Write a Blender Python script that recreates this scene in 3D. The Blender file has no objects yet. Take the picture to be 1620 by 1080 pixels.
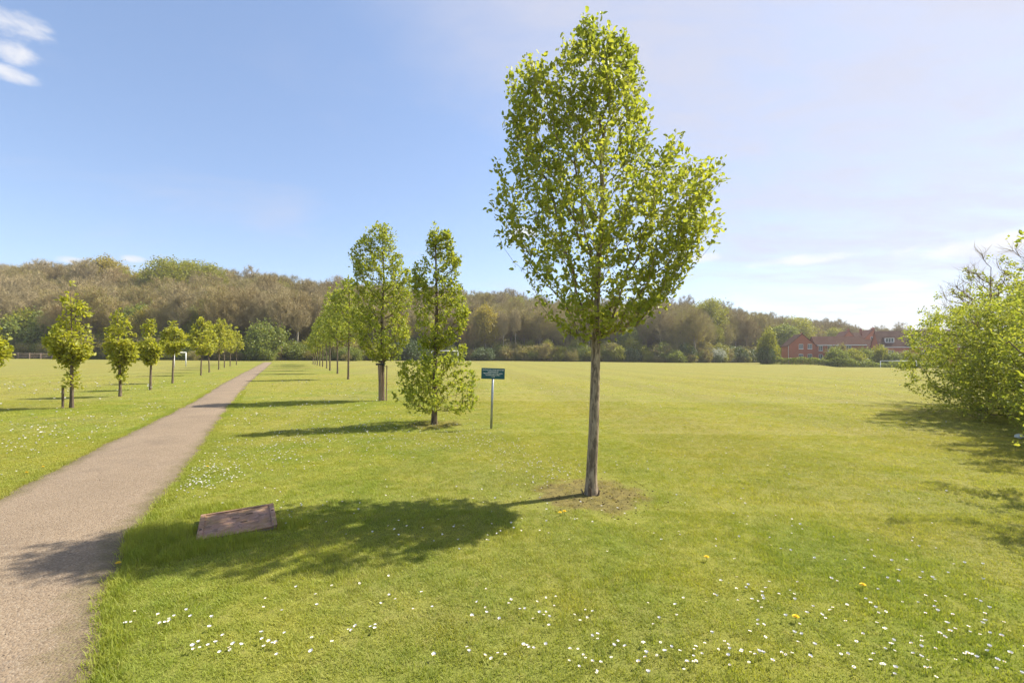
import bpy, math, random
import numpy as np
from mathutils import Vector, Matrix

# ------------------------------------------------------------------ camera, sky, sun, exposure
S = bpy.context.scene
COL = S.collection
EYE = 1.70                       # camera height above the lawn
FPX, CX, HY = 720.0, 810.0, 562.0  # focal length and horizon in photo pixels (1620 x 1080)
cam_d = bpy.data.cameras.new('camera')
cam_d.sensor_width = 36.0
cam_d.lens = 36.0 * FPX / 1620.0
cam_d.shift_y = (HY - 540.0) / 1620.0
cam_d.clip_start, cam_d.clip_end = 0.05, 6000.0
cam = bpy.data.objects.new('camera', cam_d)
cam.location = (0, 0, EYE)
cam.rotation_euler = (math.radians(90), 0, 0)
COL.objects.link(cam)
S.camera = cam

SUN_EL = math.radians(49.0)
SUN_H = Vector((0.92, 0.39)).normalized()
SUN_DIR = Vector((SUN_H.x * math.cos(SUN_EL), SUN_H.y * math.cos(SUN_EL), math.sin(SUN_EL)))
SKY_STRENGTH = 0.084
SUN_STRENGTH = 2.2
S.view_settings.view_transform = 'Standard'
S.view_settings.look = 'None'
S.view_settings.gamma = 1.0
S.view_settings.use_curve_mapping = False
S.view_settings.exposure = 2.08
S.cycles.max_bounces = 6
S.cycles.diffuse_bounces = 4
S.cycles.transmission_bounces = 4
S.cycles.transparent_max_bounces = 8
S.cycles.caustics_reflective = False
S.cycles.caustics_refractive = False
S.cycles.use_denoising = True
S.cycles.use_adaptive_sampling = True
S.cycles.adaptive_threshold = 0.015

sun_d = bpy.data.lights.new('sun', 'SUN')
sun_d.energy = SUN_STRENGTH
sun_d.angle = math.radians(0.6)
sun_d.color = (1.0, 0.94, 0.84)
sun = bpy.data.objects.new('sun', sun_d)
sun.rotation_euler = SUN_DIR.to_track_quat('Z', 'Y').to_euler()
sun.location = (40, 20, 60)
COL.objects.link(sun)


class NT:
    """small node-tree helper"""
    def __init__(self, tree):
        self.t = tree

    def n(self, typ, **kw):
        nd = self.t.nodes.new(typ)
        for k, v in kw.items():
            setattr(nd, k, v)
        return nd

    def link(self, a, b):
        self.t.links.new(a, b)

    def put(self, sock, v):
        if hasattr(v, 'is_output'):
            self.t.links.new(v, sock)
        else:
            sock.default_value = v

    def math(self, op, a, b=None, c=None, clamp=False):
        nd = self.n('ShaderNodeMath', operation=op, use_clamp=clamp)
        self.put(nd.inputs[0], a)
        if b is not None:
            self.put(nd.inputs[1], b)
        if c is not None:
            self.put(nd.inputs[2], c)
        return nd.outputs[0]

    def vmath(self, op, a, b=None):
        nd = self.n('ShaderNodeVectorMath', operation=op)
        self.put(nd.inputs[0], a)
        if b is not None:
            self.put(nd.inputs[1], b)
        return nd.outputs['Value'] if op in ('DOT_PRODUCT', 'LENGTH', 'DISTANCE') else nd.outputs['Vector']

    def noise(self, vec, scale, detail=3.0, rough=0.55, dist=0.0):
        nd = self.n('ShaderNodeTexNoise')
        if vec is not None:
            self.link(vec, nd.inputs['Vector'])
        nd.inputs['Scale'].default_value = scale
        nd.inputs['Detail'].default_value = detail
        nd.inputs['Roughness'].default_value = rough
        nd.inputs['Distortion'].default_value = dist
        return nd.outputs['Fac']

    def smooth(self, v, a, b, lo=0.0, hi=1.0):
        nd = self.n('ShaderNodeMapRange', interpolation_type='SMOOTHSTEP', clamp=True)
        self.put(nd.inputs['Value'], v)
        nd.inputs['From Min'].default_value = a
        nd.inputs['From Max'].default_value = b
        nd.inputs['To Min'].default_value = lo
        nd.inputs['To Max'].default_value = hi
        return nd.outputs['Result']

    def mix(self, f, a, b, blend='MIX'):
        nd = self.n('ShaderNodeMix', data_type='RGBA', blend_type=blend)
        self.put(nd.inputs[0], f)
        self.put(nd.inputs[6], a if hasattr(a, 'is_output') else (*a, 1.0)[:4])
        self.put(nd.inputs[7], b if hasattr(b, 'is_output') else (*b, 1.0)[:4])
        return nd.outputs[2]

    def xyz(self, v):
        nd = self.n('ShaderNodeSeparateXYZ')
        self.link(v, nd.inputs[0])
        return nd.outputs

    def comb(self, x, y, z):
        nd = self.n('ShaderNodeCombineXYZ')
        for i, v in enumerate((x, y, z)):
            self.put(nd.inputs[i], v)
        return nd.outputs[0]


def build_world():
    w = bpy.data.worlds.new('World')
    S.world = w
    w.use_nodes = True
    w.node_tree.nodes.clear()
    k = NT(w.node_tree)
    sky = k.n('ShaderNodeTexSky', sky_type='NISHITA')
    sky.sun_disc = False
    sky.sun_elevation = SUN_EL
    sky.sun_rotation = math.atan2(SUN_H.x, SUN_H.y)
    sky.altitude = 100.0
    sky.air_density = 1.0
    sky.dust_density = 0.6
    sky.ozone_density = 2.0
    d = k.n('ShaderNodeTexCoord').outputs['Generated']
    x, y, z = k.xyz(d)
    zz = k.math('ADD', k.math('MAXIMUM', z, 0.0), 0.10)
    px = k.math('DIVIDE', x, zz)
    py = k.math('DIVIDE', y, zz)
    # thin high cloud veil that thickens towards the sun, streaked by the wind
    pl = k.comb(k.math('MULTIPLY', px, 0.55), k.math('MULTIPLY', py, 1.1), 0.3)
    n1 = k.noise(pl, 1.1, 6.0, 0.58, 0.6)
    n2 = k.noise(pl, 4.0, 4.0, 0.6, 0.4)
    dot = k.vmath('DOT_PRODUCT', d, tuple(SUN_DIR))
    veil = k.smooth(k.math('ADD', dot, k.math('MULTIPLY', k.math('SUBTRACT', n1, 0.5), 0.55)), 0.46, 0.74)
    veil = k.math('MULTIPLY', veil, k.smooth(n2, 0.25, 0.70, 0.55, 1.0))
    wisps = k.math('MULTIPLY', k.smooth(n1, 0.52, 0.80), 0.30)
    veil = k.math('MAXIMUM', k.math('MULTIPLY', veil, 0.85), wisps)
    # low cumulus: soft ellipses broken up by noise
    az = k.math('ARCTAN2', x, y)
    el = k.math('ARCSINE', z)
    nz = k.noise(k.comb(k.math('MULTIPLY', az, 1.0), k.math('MULTIPLY', el, 2.2), 0.0), 14.0, 5.0, 0.6, 0.3)
    clouds = None
    spots = [(1413, 453, 55, 9), (1545, 390, 130, 15), (1468, 483, 48, 8), (1615, 372, 60, 12), (30, 42, 55, 22), (28, 85, 40, 16), (22, 118, 45, 10),
             (112, 411, 26, 5), (215, 410, 24, 6), (825, 368, 30, 9), (1103, 408, 40, 7), (1260, 412, 80, 8), 
             (1330, 487, 60, 5), (-150, 300, 120, 16), (-320, 180, 160, 30), (1850, 420, 150, 14), (2050, 330, 190, 26)]
    for sx, sy, rx, ry in spots:
        t = (sx - CX) / FPX
        e = (HY - sy) / FPX
        a0 = math.atan(t)
        e0 = math.atan(e / math.sqrt(1 + t * t))
        c = math.cos(a0)
        ra = max(rx / FPX * c * c, 0.01)
        re = max(ry / FPX * c, 0.006)
        u = k.math('DIVIDE', k.math('SUBTRACT', az, a0), ra)
        v = k.math('DIVIDE', k.math('SUBTRACT', el, e0), re)
        r2 = k.math('ADD', k.math('MULTIPLY', u, u), k.math('MULTIPLY', v, v))
        g = k.math('SUBTRACT', 1.0, k.math('MULTIPLY', r2, 0.55))
        clouds = g if clouds is None else k.math('MAXIMUM', clouds, g)
    cm = k.smooth(k.math('ADD', clouds, k.math('MULTIPLY', k.math('SUBTRACT', nz, 0.5), 2.8)), 0.20, 1.35, 0.0, 0.85)
    gam = k.n('ShaderNodeGamma')
    k.link(sky.outputs[0], gam.inputs[0])
    gam.inputs[1].default_value = 0.75
    base = k.mix(1.0, gam.outputs[0], (0.76, 0.80, 0.90), 'MULTIPLY')
    fill_glow = k.smooth(dot, 0.925, 1.0, 1.0, 3.5)     # veil boosted round the unseen sun, added as extra fill light
    c1 = k.mix(veil, base, k.mix(1.0, (2.0, 2.03, 2.36), k.comb(fill_glow, fill_glow, fill_glow), 'MULTIPLY'))
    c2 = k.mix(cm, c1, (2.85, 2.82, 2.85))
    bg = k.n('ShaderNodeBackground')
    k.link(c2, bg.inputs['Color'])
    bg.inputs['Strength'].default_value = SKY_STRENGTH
    out = k.n('ShaderNodeOutputWorld')
    k.link(bg.outputs[0], out.inputs['Surface'])


build_world()

# ------------------------------------------------------------------ terrain
def sstep(a, b, v):
    t = np.clip((np.asarray(v, float) - a) / (b - a), 0, 1)
    return t * t * (3 - 2 * t)


EDGE_T = [-3.0, -1.6, -1.125, -0.80, -0.535, -0.40, -0.15, 0.125, 0.40, 0.50, 0.62, 0.80, 1.2, 3.0]
EDGE_Y = [70, 100, 112, 106, 105, 116, 138, 142, 134, 150, 178, 205, 225, 240]
HILL_T = [-3.0, -1.3, -1.125, -0.71, -0.5, -0.15, 0.05, 0.26, 0.40, 0.54, 0.68, 0.80, 1.0, 3.0]
HILL_H = [21, 22, 21, 17.5, 15.5, 16, 14.0, 9.5, 9, 7.5, 6, 3.0, 1.0, 1.0]


def edge_s(x, y):
    """metres beyond the edge of the wood"""
    y = np.maximum(np.asarray(y, float), 5.0)
    t = np.asarray(x, float) / y
    return y - np.interp(t, EDGE_T, EDGE_Y)


def ground_z(x, y):
    x = np.asarray(x, float)
    y = np.asarray(y, float)
    xl = np.clip(x, -170, 200)
    z = np.where(xl > 0, -0.0086 * xl, -0.0086 * xl * sstep(35, 90, y))
    t = x / np.maximum(y, 5.0)
    z = z - 1.3 * sstep(86, 100, y) * sstep(0.66, 0.80, t)
    z = z + 0.03 * np.sin(x * 0.23 + 1.0) * np.sin(y * 0.19) * sstep(14, 40, np.hypot(x, y))
    hs = sstep(0, 75, edge_s(x, y)) * np.interp(t, HILL_T, HILL_H)
    z = z + np.where(y > 40, hs, 0.0)
    return z


def gz(x, y):
    return float(ground_z(x, y))


def hit(px, py):
    """where the line of sight through a photo pixel meets the ground"""
    tx, tz = (px - CX) / FPX, (HY - py) / FPX
    ys = np.concatenate([np.arange(0.8, 30, 0.02), np.arange(30, 260, 0.1)])
    below = EYE + tz * ys < ground_z(tx * ys, ys)
    i = int(np.argmax(below)) if below.any() else len(ys) - 1
    return tx * ys[i], ys[i]


def vnoise(x, y, seed=0):
    """value noise in 0..1"""
    x = np.asarray(x, float)
    y = np.asarray(y, float)
    xi, yi = np.floor(x).astype(np.int64), np.floor(y).astype(np.int64)
    fx, fy = x - xi, y - yi
    fx, fy = fx * fx * (3 - 2 * fx), fy * fy * (3 - 2 * fy)

    def h(a, b):
        v = np.sin(a * 127.1 + b * 311.7 + seed * 74.7) * 43758.5453
        return v - np.floor(v)
    return (h(xi, yi) * (1 - fx) + h(xi + 1, yi) * fx) * (1 - fy) + (h(xi, yi + 1) * (1 - fx) + h(xi + 1, yi + 1) * fx) * fy


# ------------------------------------------------------------------ mesh helpers
def np_mesh(name, V, faces, mats=(), midx=None, rnd=None, smooth=False):
    """mesh from a vertex array and a list of (n, k) face arrays"""
    V = np.asarray(V, np.float32)
    me = bpy.data.meshes.new(name)
    me.vertices.add(len(V))
    me.vertices.foreach_set('co', V.ravel())
    faces = [np.asarray(f, np.int32) for f in faces if len(f)]
    idx = np.concatenate([f.ravel() for f in faces])
    tot = np.concatenate([np.full(len(f), f.shape[1], np.int32) for f in faces])
    start = np.concatenate([[0], np.cumsum(tot)[:-1]]).astype(np.int32)
    me.loops.add(len(idx))
    me.loops.foreach_set('vertex_index', idx)
    me.polygons.add(len(tot))
    me.polygons.foreach_set('loop_start', start)
    for m in mats:
        me.materials.append(m)
    if midx is not None:
        me.polygons.foreach_set('material_index', np.asarray(midx, np.int32))
    if smooth:
        me.polygons.foreach_set('use_smooth', np.ones(len(tot), bool))
    if rnd is not None:
        a = me.attributes.new('rnd', 'FLOAT', 'FACE')
        a.data.foreach_set('value', np.asarray(rnd, np.float32))
    me.update(calc_edges=True)
    return me


def add_obj(name, me, parent=None, loc=None):
    o = bpy.data.objects.new(name, me)
    COL.objects.link(o)
    if parent is not None:
        o.parent = parent
    if loc is not None:
        o.location = loc
    return o


def tag(o, label=None, cat=None, group=None, kind=None):
    if label:
        o['label'] = label
    if cat:
        o['category'] = cat
    if group:
        o['group'] = group
    if kind:
        o['kind'] = kind
    return o


def empty(name, loc, rz=0.0):
    o = bpy.data.objects.new(name, None)
    COL.objects.link(o)
    o.empty_display_size = 0.2
    o.location = loc
    o.rotation_euler = (0, 0, rz)
    return o


def copy_tree(o, parent=None):
    c = o.copy()
    COL.objects.link(c)
    c.parent = parent
    for ch in o.children:
        copy_tree(ch, c)
    return c


class MB:
    """collects boxes, tubes and polygons into one mesh"""
    def __init__(self):
        self.v, self.f, self.m = [], [], []

    def add(self, V, F, mi=0):
        o = len(self.v)
        self.v += [tuple(map(float, p)) for p in V]
        self.f += [tuple(i + o for i in f) for f in F]
        self.m += [mi] * len(F)
        return self

    def box(self, a, b, mi=0, mat=None):
        (x0, y0, z0), (x1, y1, z1) = a, b
        V = [(x0, y0, z0), (x1, y0, z0), (x1, y1, z0), (x0, y1, z0), (x0, y0, z1), (x1, y0, z1), (x1, y1, z1), (x0, y1, z1)]
        if mat is not None:
            V = [tuple(mat @ Vector(p)) for p in V]
        return self.add(V, [(3, 2, 1, 0), (4, 5, 6, 7), (0, 1, 5, 4), (1, 2, 6, 5), (2, 3, 7, 6), (3, 0, 4, 7)], mi)

    def tube(self, P, R, n=8, mi=0, cap=True):
        V, F = tube_np(np.array(P, float), np.array(R, float), n)
        F = [tuple(f) for f in F]
        if cap:
            F.append(tuple(range(n))[::-1])
            F.append(tuple(range(len(V) - n, len(V))))
        return self.add(V, F, mi)

    def build(self, name, mats, parent=None, loc=None, bevel=0.0, smooth=False):
        me = bpy.data.meshes.new(name)
        me.from_pydata(self.v, [], self.f)
        for m in (mats if isinstance(mats, (list, tuple)) else [mats]):
            me.materials.append(m)
        me.polygons.foreach_set('material_index', self.m)
        if smooth:
            me.polygons.foreach_set('use_smooth', [True] * len(self.f))
        me.update()
        o = add_obj(name, me, parent, loc)
        if bevel:
            b = o.modifiers.new('bevel', 'BEVEL')
            b.width = bevel
            b.segments = 2
            b.limit_method = 'ANGLE'
        return o


def tube_np(P, R, n):
    m = len(P)
    T = np.gradient(P, axis=0)
    T /= np.linalg.norm(T, axis=1)[:, None] + 1e-9
    mean = T.mean(0)
    ref = np.array([1.0, 0.13, 0.0]) if abs(mean[2]) > 0.6 else np.array([0.05, 0.1, 1.0])
    U = np.cross(T, ref)
    U /= np.linalg.norm(U, axis=1)[:, None] + 1e-9
    W = np.cross(T, U)
    a = np.arange(n) * 2 * np.pi / n
    V = P[:, None, :] + R[:, None, None] * (np.cos(a)[None, :, None] * U[:, None, :] + np.sin(a)[None, :, None] * W[:, None, :])
    i = np.arange(m - 1)[:, None] * n
    j = np.arange(n)[None, :]
    j2 = (j + 1) % n
    F = np.stack([i + j, i + j2, i + n + j2, i + n + j], -1).reshape(-1, 4)
    return V.reshape(-1, 3), F


# ------------------------------------------------------------------ materials
def new_mat(name):
    m = bpy.data.materials.new(name)
    m.use_nodes = True
    nt = m.node_tree
    nt.nodes.clear()
    k = NT(nt)
    out = k.n('ShaderNodeOutputMaterial')
    b = k.n('ShaderNodeBsdfPrincipled')
    k.link(b.outputs[0], out.inputs['Surface'])
    b.inputs['Roughness'].default_value = 0.85
    b.inputs['Specular IOR Level'].default_value = 0.25
    return m, k, b, out


def bump(k, b, h, strength=0.5, dist=0.02):
    nd = k.n('ShaderNodeBump')
    nd.inputs['Strength'].default_value = strength
    nd.inputs['Distance'].default_value = dist
    k.link(h, nd.inputs['Height'])
    k.link(nd.outputs[0], b.inputs['Normal'])


def plain(name, c1, c2=None, scale=8.0, rough=0.8, spec=0.25, metal=0.0, bmp=0.0, bdist=0.01, space='Object'):
    m, k, b, _ = new_mat(name)
    b.inputs['Roughness'].default_value = rough
    b.inputs['Specular IOR Level'].default_value = spec
    b.inputs['Metallic'].default_value = metal
    if c2 is None:
        c2 = tuple(v * 0.8 for v in c1)
    tc = k.n('ShaderNodeTexCoord').outputs[space]
    f = k.noise(tc, scale, 5.0, 0.6)
    k.link(k.mix(k.smooth(f, 0.3, 0.7), c1, c2), b.inputs['Base Color'])
    if bmp:
        bump(k, b, f, bmp, bdist)
    return m


def bark_mat(name, c1, c2, sx=30.0, sz=4.0, bmp=0.8, bdist=0.012, moss=None):
    m, k, b, _ = new_mat(name)
    tc = k.n('ShaderNodeTexCoord').outputs['Object']
    x, y, z = k.xyz(tc)
    v = k.comb(k.math('MULTIPLY', x, sx), k.math('MULTIPLY', y, sx), k.math('MULTIPLY', z, sz))
    f = k.noise(v, 1.0, 5.0, 0.65, 0.6)
    g = k.noise(tc, 3.0, 3.0)
    c = k.mix(k.smooth(f, 0.35, 0.65), c1, c2)
    if moss:
        c = k.mix(k.math('MULTIPLY', k.smooth(g, 0.5, 0.7), 0.6), c, moss)
    k.link(c, b.inputs['Base Color'])
    b.inputs['Roughness'].default_value = 0.9
    bump(k, b, f, bmp, bdist)
    return m


def leaf_mat(name, c1, c2, trans=0.42, tcol=None, rough=0.5):
    """c1..c2 vary from leaf to leaf; light shines through"""
    m, k, b, out = new_mat(name)
    at = k.n('ShaderNodeAttribute', attribute_name='rnd').outputs['Fac']
    pos = k.n('ShaderNodeNewGeometry').outputs['Position']
    cl = k.noise(pos, 1.3, 2.0)
    f = k.math('ADD', k.math('MULTIPLY', at, 0.7), k.math('MULTIPLY', k.math('SUBTRACT', cl, 0.35), 0.8), clamp=True)
    c = k.mix(f, c1, c2)
    k.link(c, b.inputs['Base Color'])
    b.inputs['Roughness'].default_value = rough
    b.inputs['Specular IOR Level'].default_value = 0.35
    tr = k.n('ShaderNodeBsdfTranslucent')
    k.link(k.mix(1.0, c, tcol or (1.25, 1.2, 0.55), 'MULTIPLY'), tr.inputs['Color'])
    ms = k.n('ShaderNodeMixShader')
    ms.inputs[0].default_value = trans
    k.link(b.outputs[0], ms.inputs[1])
    k.link(tr.outputs[0], ms.inputs[2])
    k.link(ms.outputs[0], out.inputs['Surface'])
    return m


PATH_A, PATH_B = (-6.2, 9.0), (-56.0, 103.0)      # rough line of the path, for the greener verge beside it
TREE_XY = hit(935, 781)
TREE2_XY = hit(687, 671)


def grass_colour(k):
    """lawn colour from place alone: greener verge beside the path, drier olive pitch, worn patches"""
    pos = k.n('ShaderNodeNewGeometry').outputs['Position']
    x, y, z = k.xyz(pos)
    flat = k.comb(x, y, 0.0)
    dx, dy = PATH_B[0] - PATH_A[0], PATH_B[1] - PATH_A[1]
    L = math.hypot(dx, dy)
    nx, ny = dy / L, -dx / L
    s = k.math('ADD', k.math('MULTIPLY', x, nx), k.math('MULTIPLY', y, ny))
    s = k.math('SUBTRACT', s, PATH_A[0] * nx + PATH_A[1] * ny)
    big = k.noise(flat, 0.10, 4.0, 0.6)
    mid = k.noise(flat, 0.9, 5.0, 0.65)
    fine = k.noise(flat, 9.0, 4.0, 0.7)
    sw = k.math('ADD', s, k.math('MULTIPLY', k.math('SUBTRACT', big, 0.5), 9.0))
    right = k.smooth(sw, 4.5, 12.0)
    left = k.smooth(sw, -8.5, -5.5, 1.0, 0.0)
    pitch = k.math('MAXIMUM', right, left)
    along = k.math('ADD', k.math('MULTIPLY', x, dx / L), k.math('MULTIPLY', y, dy / L))
    wave = k.math('SINE', k.math('ADD', k.math('MULTIPLY', k.math('ADD', x, k.math('MULTIPLY', y, 0.12)), 1.25), k.math('MULTIPLY', big, 3.0)))
    mow = k.math('MULTIPLY', k.smooth(wave, -0.5, 0.5, -0.5, 0.5), 0.16)
    worn = k.noise(k.comb(k.math('MULTIPLY', x, 0.5), y, 0.0), 0.22, 6.0, 0.68, 0.5)
    verge = k.mix(k.smooth(mid, 0.35, 0.68), (0.284, 0.336, 0.050), (0.415, 0.412, 0.072))
    field = k.mix(k.smooth(mid, 0.30, 0.70), (0.383, 0.391, 0.072), (0.470, 0.431, 0.118))
    c = k.mix(pitch, verge, field)
    c = k.mix(k.math('ADD', k.smooth(worn, 0.48, 0.70, 0.0, 0.40), mow, clamp=True), c, (0.454, 0.376, 0.165))
    c = k.mix(k.smooth(worn, 0.48, 0.30, 0.0, 0.28), c, (0.239, 0.303, 0.060))
    c = k.mix(k.smooth(big, 0.42, 0.62, 0.0, 0.55), c, (0.450, 0.396, 0.086))
    c = k.mix(k.smooth(fine, 0.52, 0.80, 0.0, 0.40), c, (0.540, 0.426, 0.191))
    c = k.mix(k.math('MULTIPLY', pitch, k.smooth(wave, -0.4, 0.4, 0.0, 0.40)), c, k.mix(1.0, c, (0.800, 0.800, 0.800), 'MULTIPLY'))
    # worn, mossy ring of bare soil round the two near trees
    for (tx, ty), r, am in ((TREE_XY, 0.72, 0.72), (TREE2_XY, 0.75, 0.45)):
        dist = k.vmath('DISTANCE', flat, (tx, ty, 0.0))
        wob = k.math('ADD', dist, k.math('MULTIPLY', k.math('SUBTRACT', k.noise(flat, 3.0, 4.0, 0.65), 0.5), 0.9))
        ring = k.smooth(wob, r * 0.72, r * 1.05, am, 0.0)
        soil = k.mix(k.smooth(fine, 0.40, 0.62), (0.370, 0.265, 0.100), (0.190, 0.125, 0.070))
        c = k.mix(ring, c, soil)
    return c, flat, fine, mid


def mat_ground():
    m, k, b, _ = new_mat('lawn')
    c, flat, fine, mid = grass_colour(k)
    f2 = k.noise(flat, 60.0, 3.0, 0.7)
    f3 = k.noise(flat, 18.0, 4.0, 0.7)
    c = k.mix(1.0, c, (0.61, 0.59, 0.68), 'MULTIPLY')
    c = k.mix(k.smooth(f2, 0.3, 0.7, 0.40, 0.0), c, (0.105, 0.120, 0.020))
    k.link(c, b.inputs['Base Color'])
    b.inputs['Roughness'].default_value = 1.0
    b.inputs['Specular IOR Level'].default_value = 0.05
    bump(k, b, k.math('ADD', f2, f3), 0.6, 0.03)
    return m


def mat_blade():
    m, k, b, out = new_mat('grass_blade')
    c, flat, fine, mid = grass_colour(k)
    oi = k.n('ShaderNodeObjectInfo').outputs['Random']
    c = k.mix(k.smooth(oi, 0.0, 1.0, 0.0, 0.4), c, (0.213, 0.294, 0.030))
    c = k.mix(k.smooth(oi, 0.86, 0.97, 0.0, 0.45), c, (0.366, 0.305, 0.115))
    k.link(c, b.inputs['Base Color'])
    b.inputs['Roughness'].default_value = 0.55
    b.inputs['Specular IOR Level'].default_value = 0.25
    tr = k.n('ShaderNodeBsdfTranslucent')
    k.link(k.mix(1.0, c, (1.3, 1.25, 0.6), 'MULTIPLY'), tr.inputs['Color'])
    ms = k.n('ShaderNodeMixShader')
    ms.inputs[0].default_value = 0.45
    k.link(b.outputs[0], ms.inputs[1])
    k.link(tr.outputs[0], ms.inputs[2])
    k.link(ms.outputs[0], out.inputs['Surface'])
    return m


def mat_path():
    m, k, b, _ = new_mat('path_chippings')
    pos = k.n('ShaderNodeNewGeometry').outputs['Position']
    g1 = k.noise(pos, 0.7, 5.0, 0.6)
    g2 = k.noise(pos, 70.0, 3.0, 0.7)
    vo = k.n('ShaderNodeTexVoronoi')
    k.link(pos, vo.inputs['Vector'])
    vo.inputs['Scale'].default_value = 85.0
    stone = k.n('ShaderNodeSeparateColor')
    k.link(vo.outputs['Color'], stone.inputs[0])
    c = k.mix(k.smooth(g1, 0.3, 0.7), (0.218, 0.160, 0.101), (0.262, 0.194, 0.124))
    c = k.mix(k.smooth(stone.outputs[0], 0.55, 1.0, 0.0, 0.55), c, (0.348, 0.284, 0.205))
    c = k.mix(k.smooth(stone.outputs[1], 0.60, 1.0, 0.0, 0.60), c, (0.117, 0.083, 0.055))
    c = k.mix(k.smooth(g2, 0.55, 0.75, 0.0, 0.5), c, (0.125, 0.095, 0.067))
    ed = k.n('ShaderNodeAttribute', attribute_name='edge').outputs['Fac']
    g3 = k.noise(pos, 4.0, 5.0, 0.65)
    g4 = k.noise(pos, 0.9, 5.0, 0.6, 0.8)
    c = k.mix(k.smooth(g4, 0.52, 0.70, 0.0, 0.30), c, (0.105, 0.080, 0.060))
    em = k.smooth(k.math('ADD', ed, k.math('MULTIPLY', k.math('SUBTRACT', g3, 0.5), 0.28)), 0.0, 0.16, 0.75, 0.0)
    c = k.mix(em, c, k.mix(k.smooth(g2, 0.4, 0.6), (0.090, 0.062, 0.040), (0.150, 0.135, 0.040)))
    k.link(c, b.inputs['Base Color'])
    b.inputs['Roughness'].default_value = 0.9
    bump(k, b, k.math('ADD', k.math('MULTIPLY', vo.outputs['Distance'], -1.0), g2), 0.7, 0.008)
    return m


M = {}
M['lawn'] = mat_ground()
M['blade'] = mat_blade()
M['path'] = mat_path()
M['litter'] = plain('leaf_litter', (0.20, 0.15, 0.09), (0.15, 0.16, 0.055), 0.25, 1.0, 0.1, bmp=0.6, bdist=0.2)
M['bark'] = bark_mat('bark_grey', (0.117, 0.087, 0.058), (0.416, 0.326, 0.219), 26, 6, 1.0, 0.015)
M['bark_dark'] = bark_mat('bark_dark', (0.074, 0.052, 0.036), (0.200, 0.150, 0.101), 24, 5)
M['bark_wood'] = bark_mat('bark_woodland', (0.159, 0.128, 0.090), (0.284, 0.232, 0.169), 4, 1, 0.4)
M['twig_brown'] = plain('twig_brown', (0.366, 0.282, 0.121), (0.305, 0.232, 0.097), 0.8)
M['twig_grey'] = plain('twig_grey', (0.415, 0.332, 0.170), (0.340, 0.273, 0.139), 0.8)
M['twig_red'] = plain('twig_red', (0.366, 0.259, 0.109), (0.305, 0.218, 0.091), 0.8)
M['bark_pale'] = bark_mat('bark_pale', (0.252, 0.213, 0.152), (0.403, 0.353, 0.266), 4, 1, 0.3)
M['leaf_main'] = leaf_mat('leaf_main', (0.220, 0.285, 0.045), (0.450, 0.455, 0.095), 0.54)
M['leaf_row'] = leaf_mat('leaf_row', (0.215, 0.285, 0.040), (0.440, 0.445, 0.080), 0.54)
M['leaf_left'] = leaf_mat('leaf_left', (0.310, 0.345, 0.042), (0.490, 0.465, 0.078), 0.54)
M['leaf_haw'] = leaf_mat('leaf_hawthorn', (0.205, 0.270, 0.045), (0.430, 0.435, 0.090), 0.52)
M['leaf_lime'] = leaf_mat('leaf_lime', (0.220, 0.250, 0.024), (0.360, 0.345, 0.040))
M['leaf_bud'] = leaf_mat('leaf_bud', (0.259, 0.244, 0.065), (0.356, 0.323, 0.090))
M['leaf_ochre'] = leaf_mat('leaf_ochre', (0.302, 0.252, 0.045), (0.421, 0.347, 0.063))
M['leaf_green'] = leaf_mat('leaf_green', (0.143, 0.197, 0.039), (0.299, 0.323, 0.066))
M['leaf_dark'] = leaf_mat('leaf_dark', (0.059, 0.098, 0.033), (0.124, 0.161, 0.050), 0.3)
M['leaf_white'] = leaf_mat('leaf_blossom', (0.30, 0.34, 0.22), (0.62, 0.62, 0.54), 0.3, (1, 1, 1))
M['white'] = plain('white_paint', (0.78, 0.78, 0.76), (0.70, 0.70, 0.68), 20, 0.45)
M['wood'] = bark_mat('stake_timber', (0.20, 0.135, 0.085), (0.33, 0.235, 0.155), 40, 3, 0.5)
M['wood_grey'] = bark_mat('fence_timber', (0.26, 0.185, 0.135), (0.38, 0.29, 0.22), 10, 10, 0.4)
M['rubber'] = plain('black_rubber', (0.02, 0.02, 0.02), (0.03, 0.03, 0.03), 20, 0.6)
M['galv'] = plain('galvanised_steel', (0.36, 0.38, 0.39), (0.27, 0.29, 0.30), 30, 0.45, 0.5, 0.6)
M['sign'] = plain('sign_teal', (0.010, 0.095, 0.115), (0.012, 0.080, 0.095), 10, 0.4, 0.4)
M['petal'] = plain('daisy_petal', (0.80, 0.79, 0.76), (0.76, 0.72, 0.72), 60, 0.7)
M['yolk'] = plain('daisy_yolk', (0.72, 0.46, 0.03), (0.62, 0.38, 0.02), 60, 0.7)
M['dandelion'] = plain('dandelion_yellow', (0.80, 0.55, 0.01), (0.72, 0.46, 0.01), 60, 0.7)

# ------------------------------------------------------------------ ground sheet, wood floor, path
def spaced(lo, hi, fine, grow):
    out = [0.0]
    st = fine
    while out[-1] < hi:
        out.append(out[-1] + st)
        st *= grow
    neg = [0.0]
    st = fine
    while neg[-1] > lo:
        neg.append(neg[-1] - st)
        st *= grow
    return np.array(sorted(set(neg[1:] + out)))


def grid_sheet(name, xs, ys, mat, dz=0.0, keep=None):
    X, Y = np.meshgrid(xs, ys)
    V = np.stack([X.ravel(), Y.ravel(), ground_z(X.ravel(), Y.ravel()) + dz], -1)
    nx = len(xs)
    i, j = np.meshgrid(np.arange(len(xs) - 1), np.arange(len(ys) - 1))
    a = (j * nx + i).ravel()
    F = np.stack([a, a + 1, a + nx + 1, a + nx], -1)
    if keep is not None:
        c = V[F].mean(1)
        F = F[keep(c[:, 0], c[:, 1])]
    me = np_mesh(name, V, [F], [mat], smooth=True)
    return add_obj(name, me)


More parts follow.
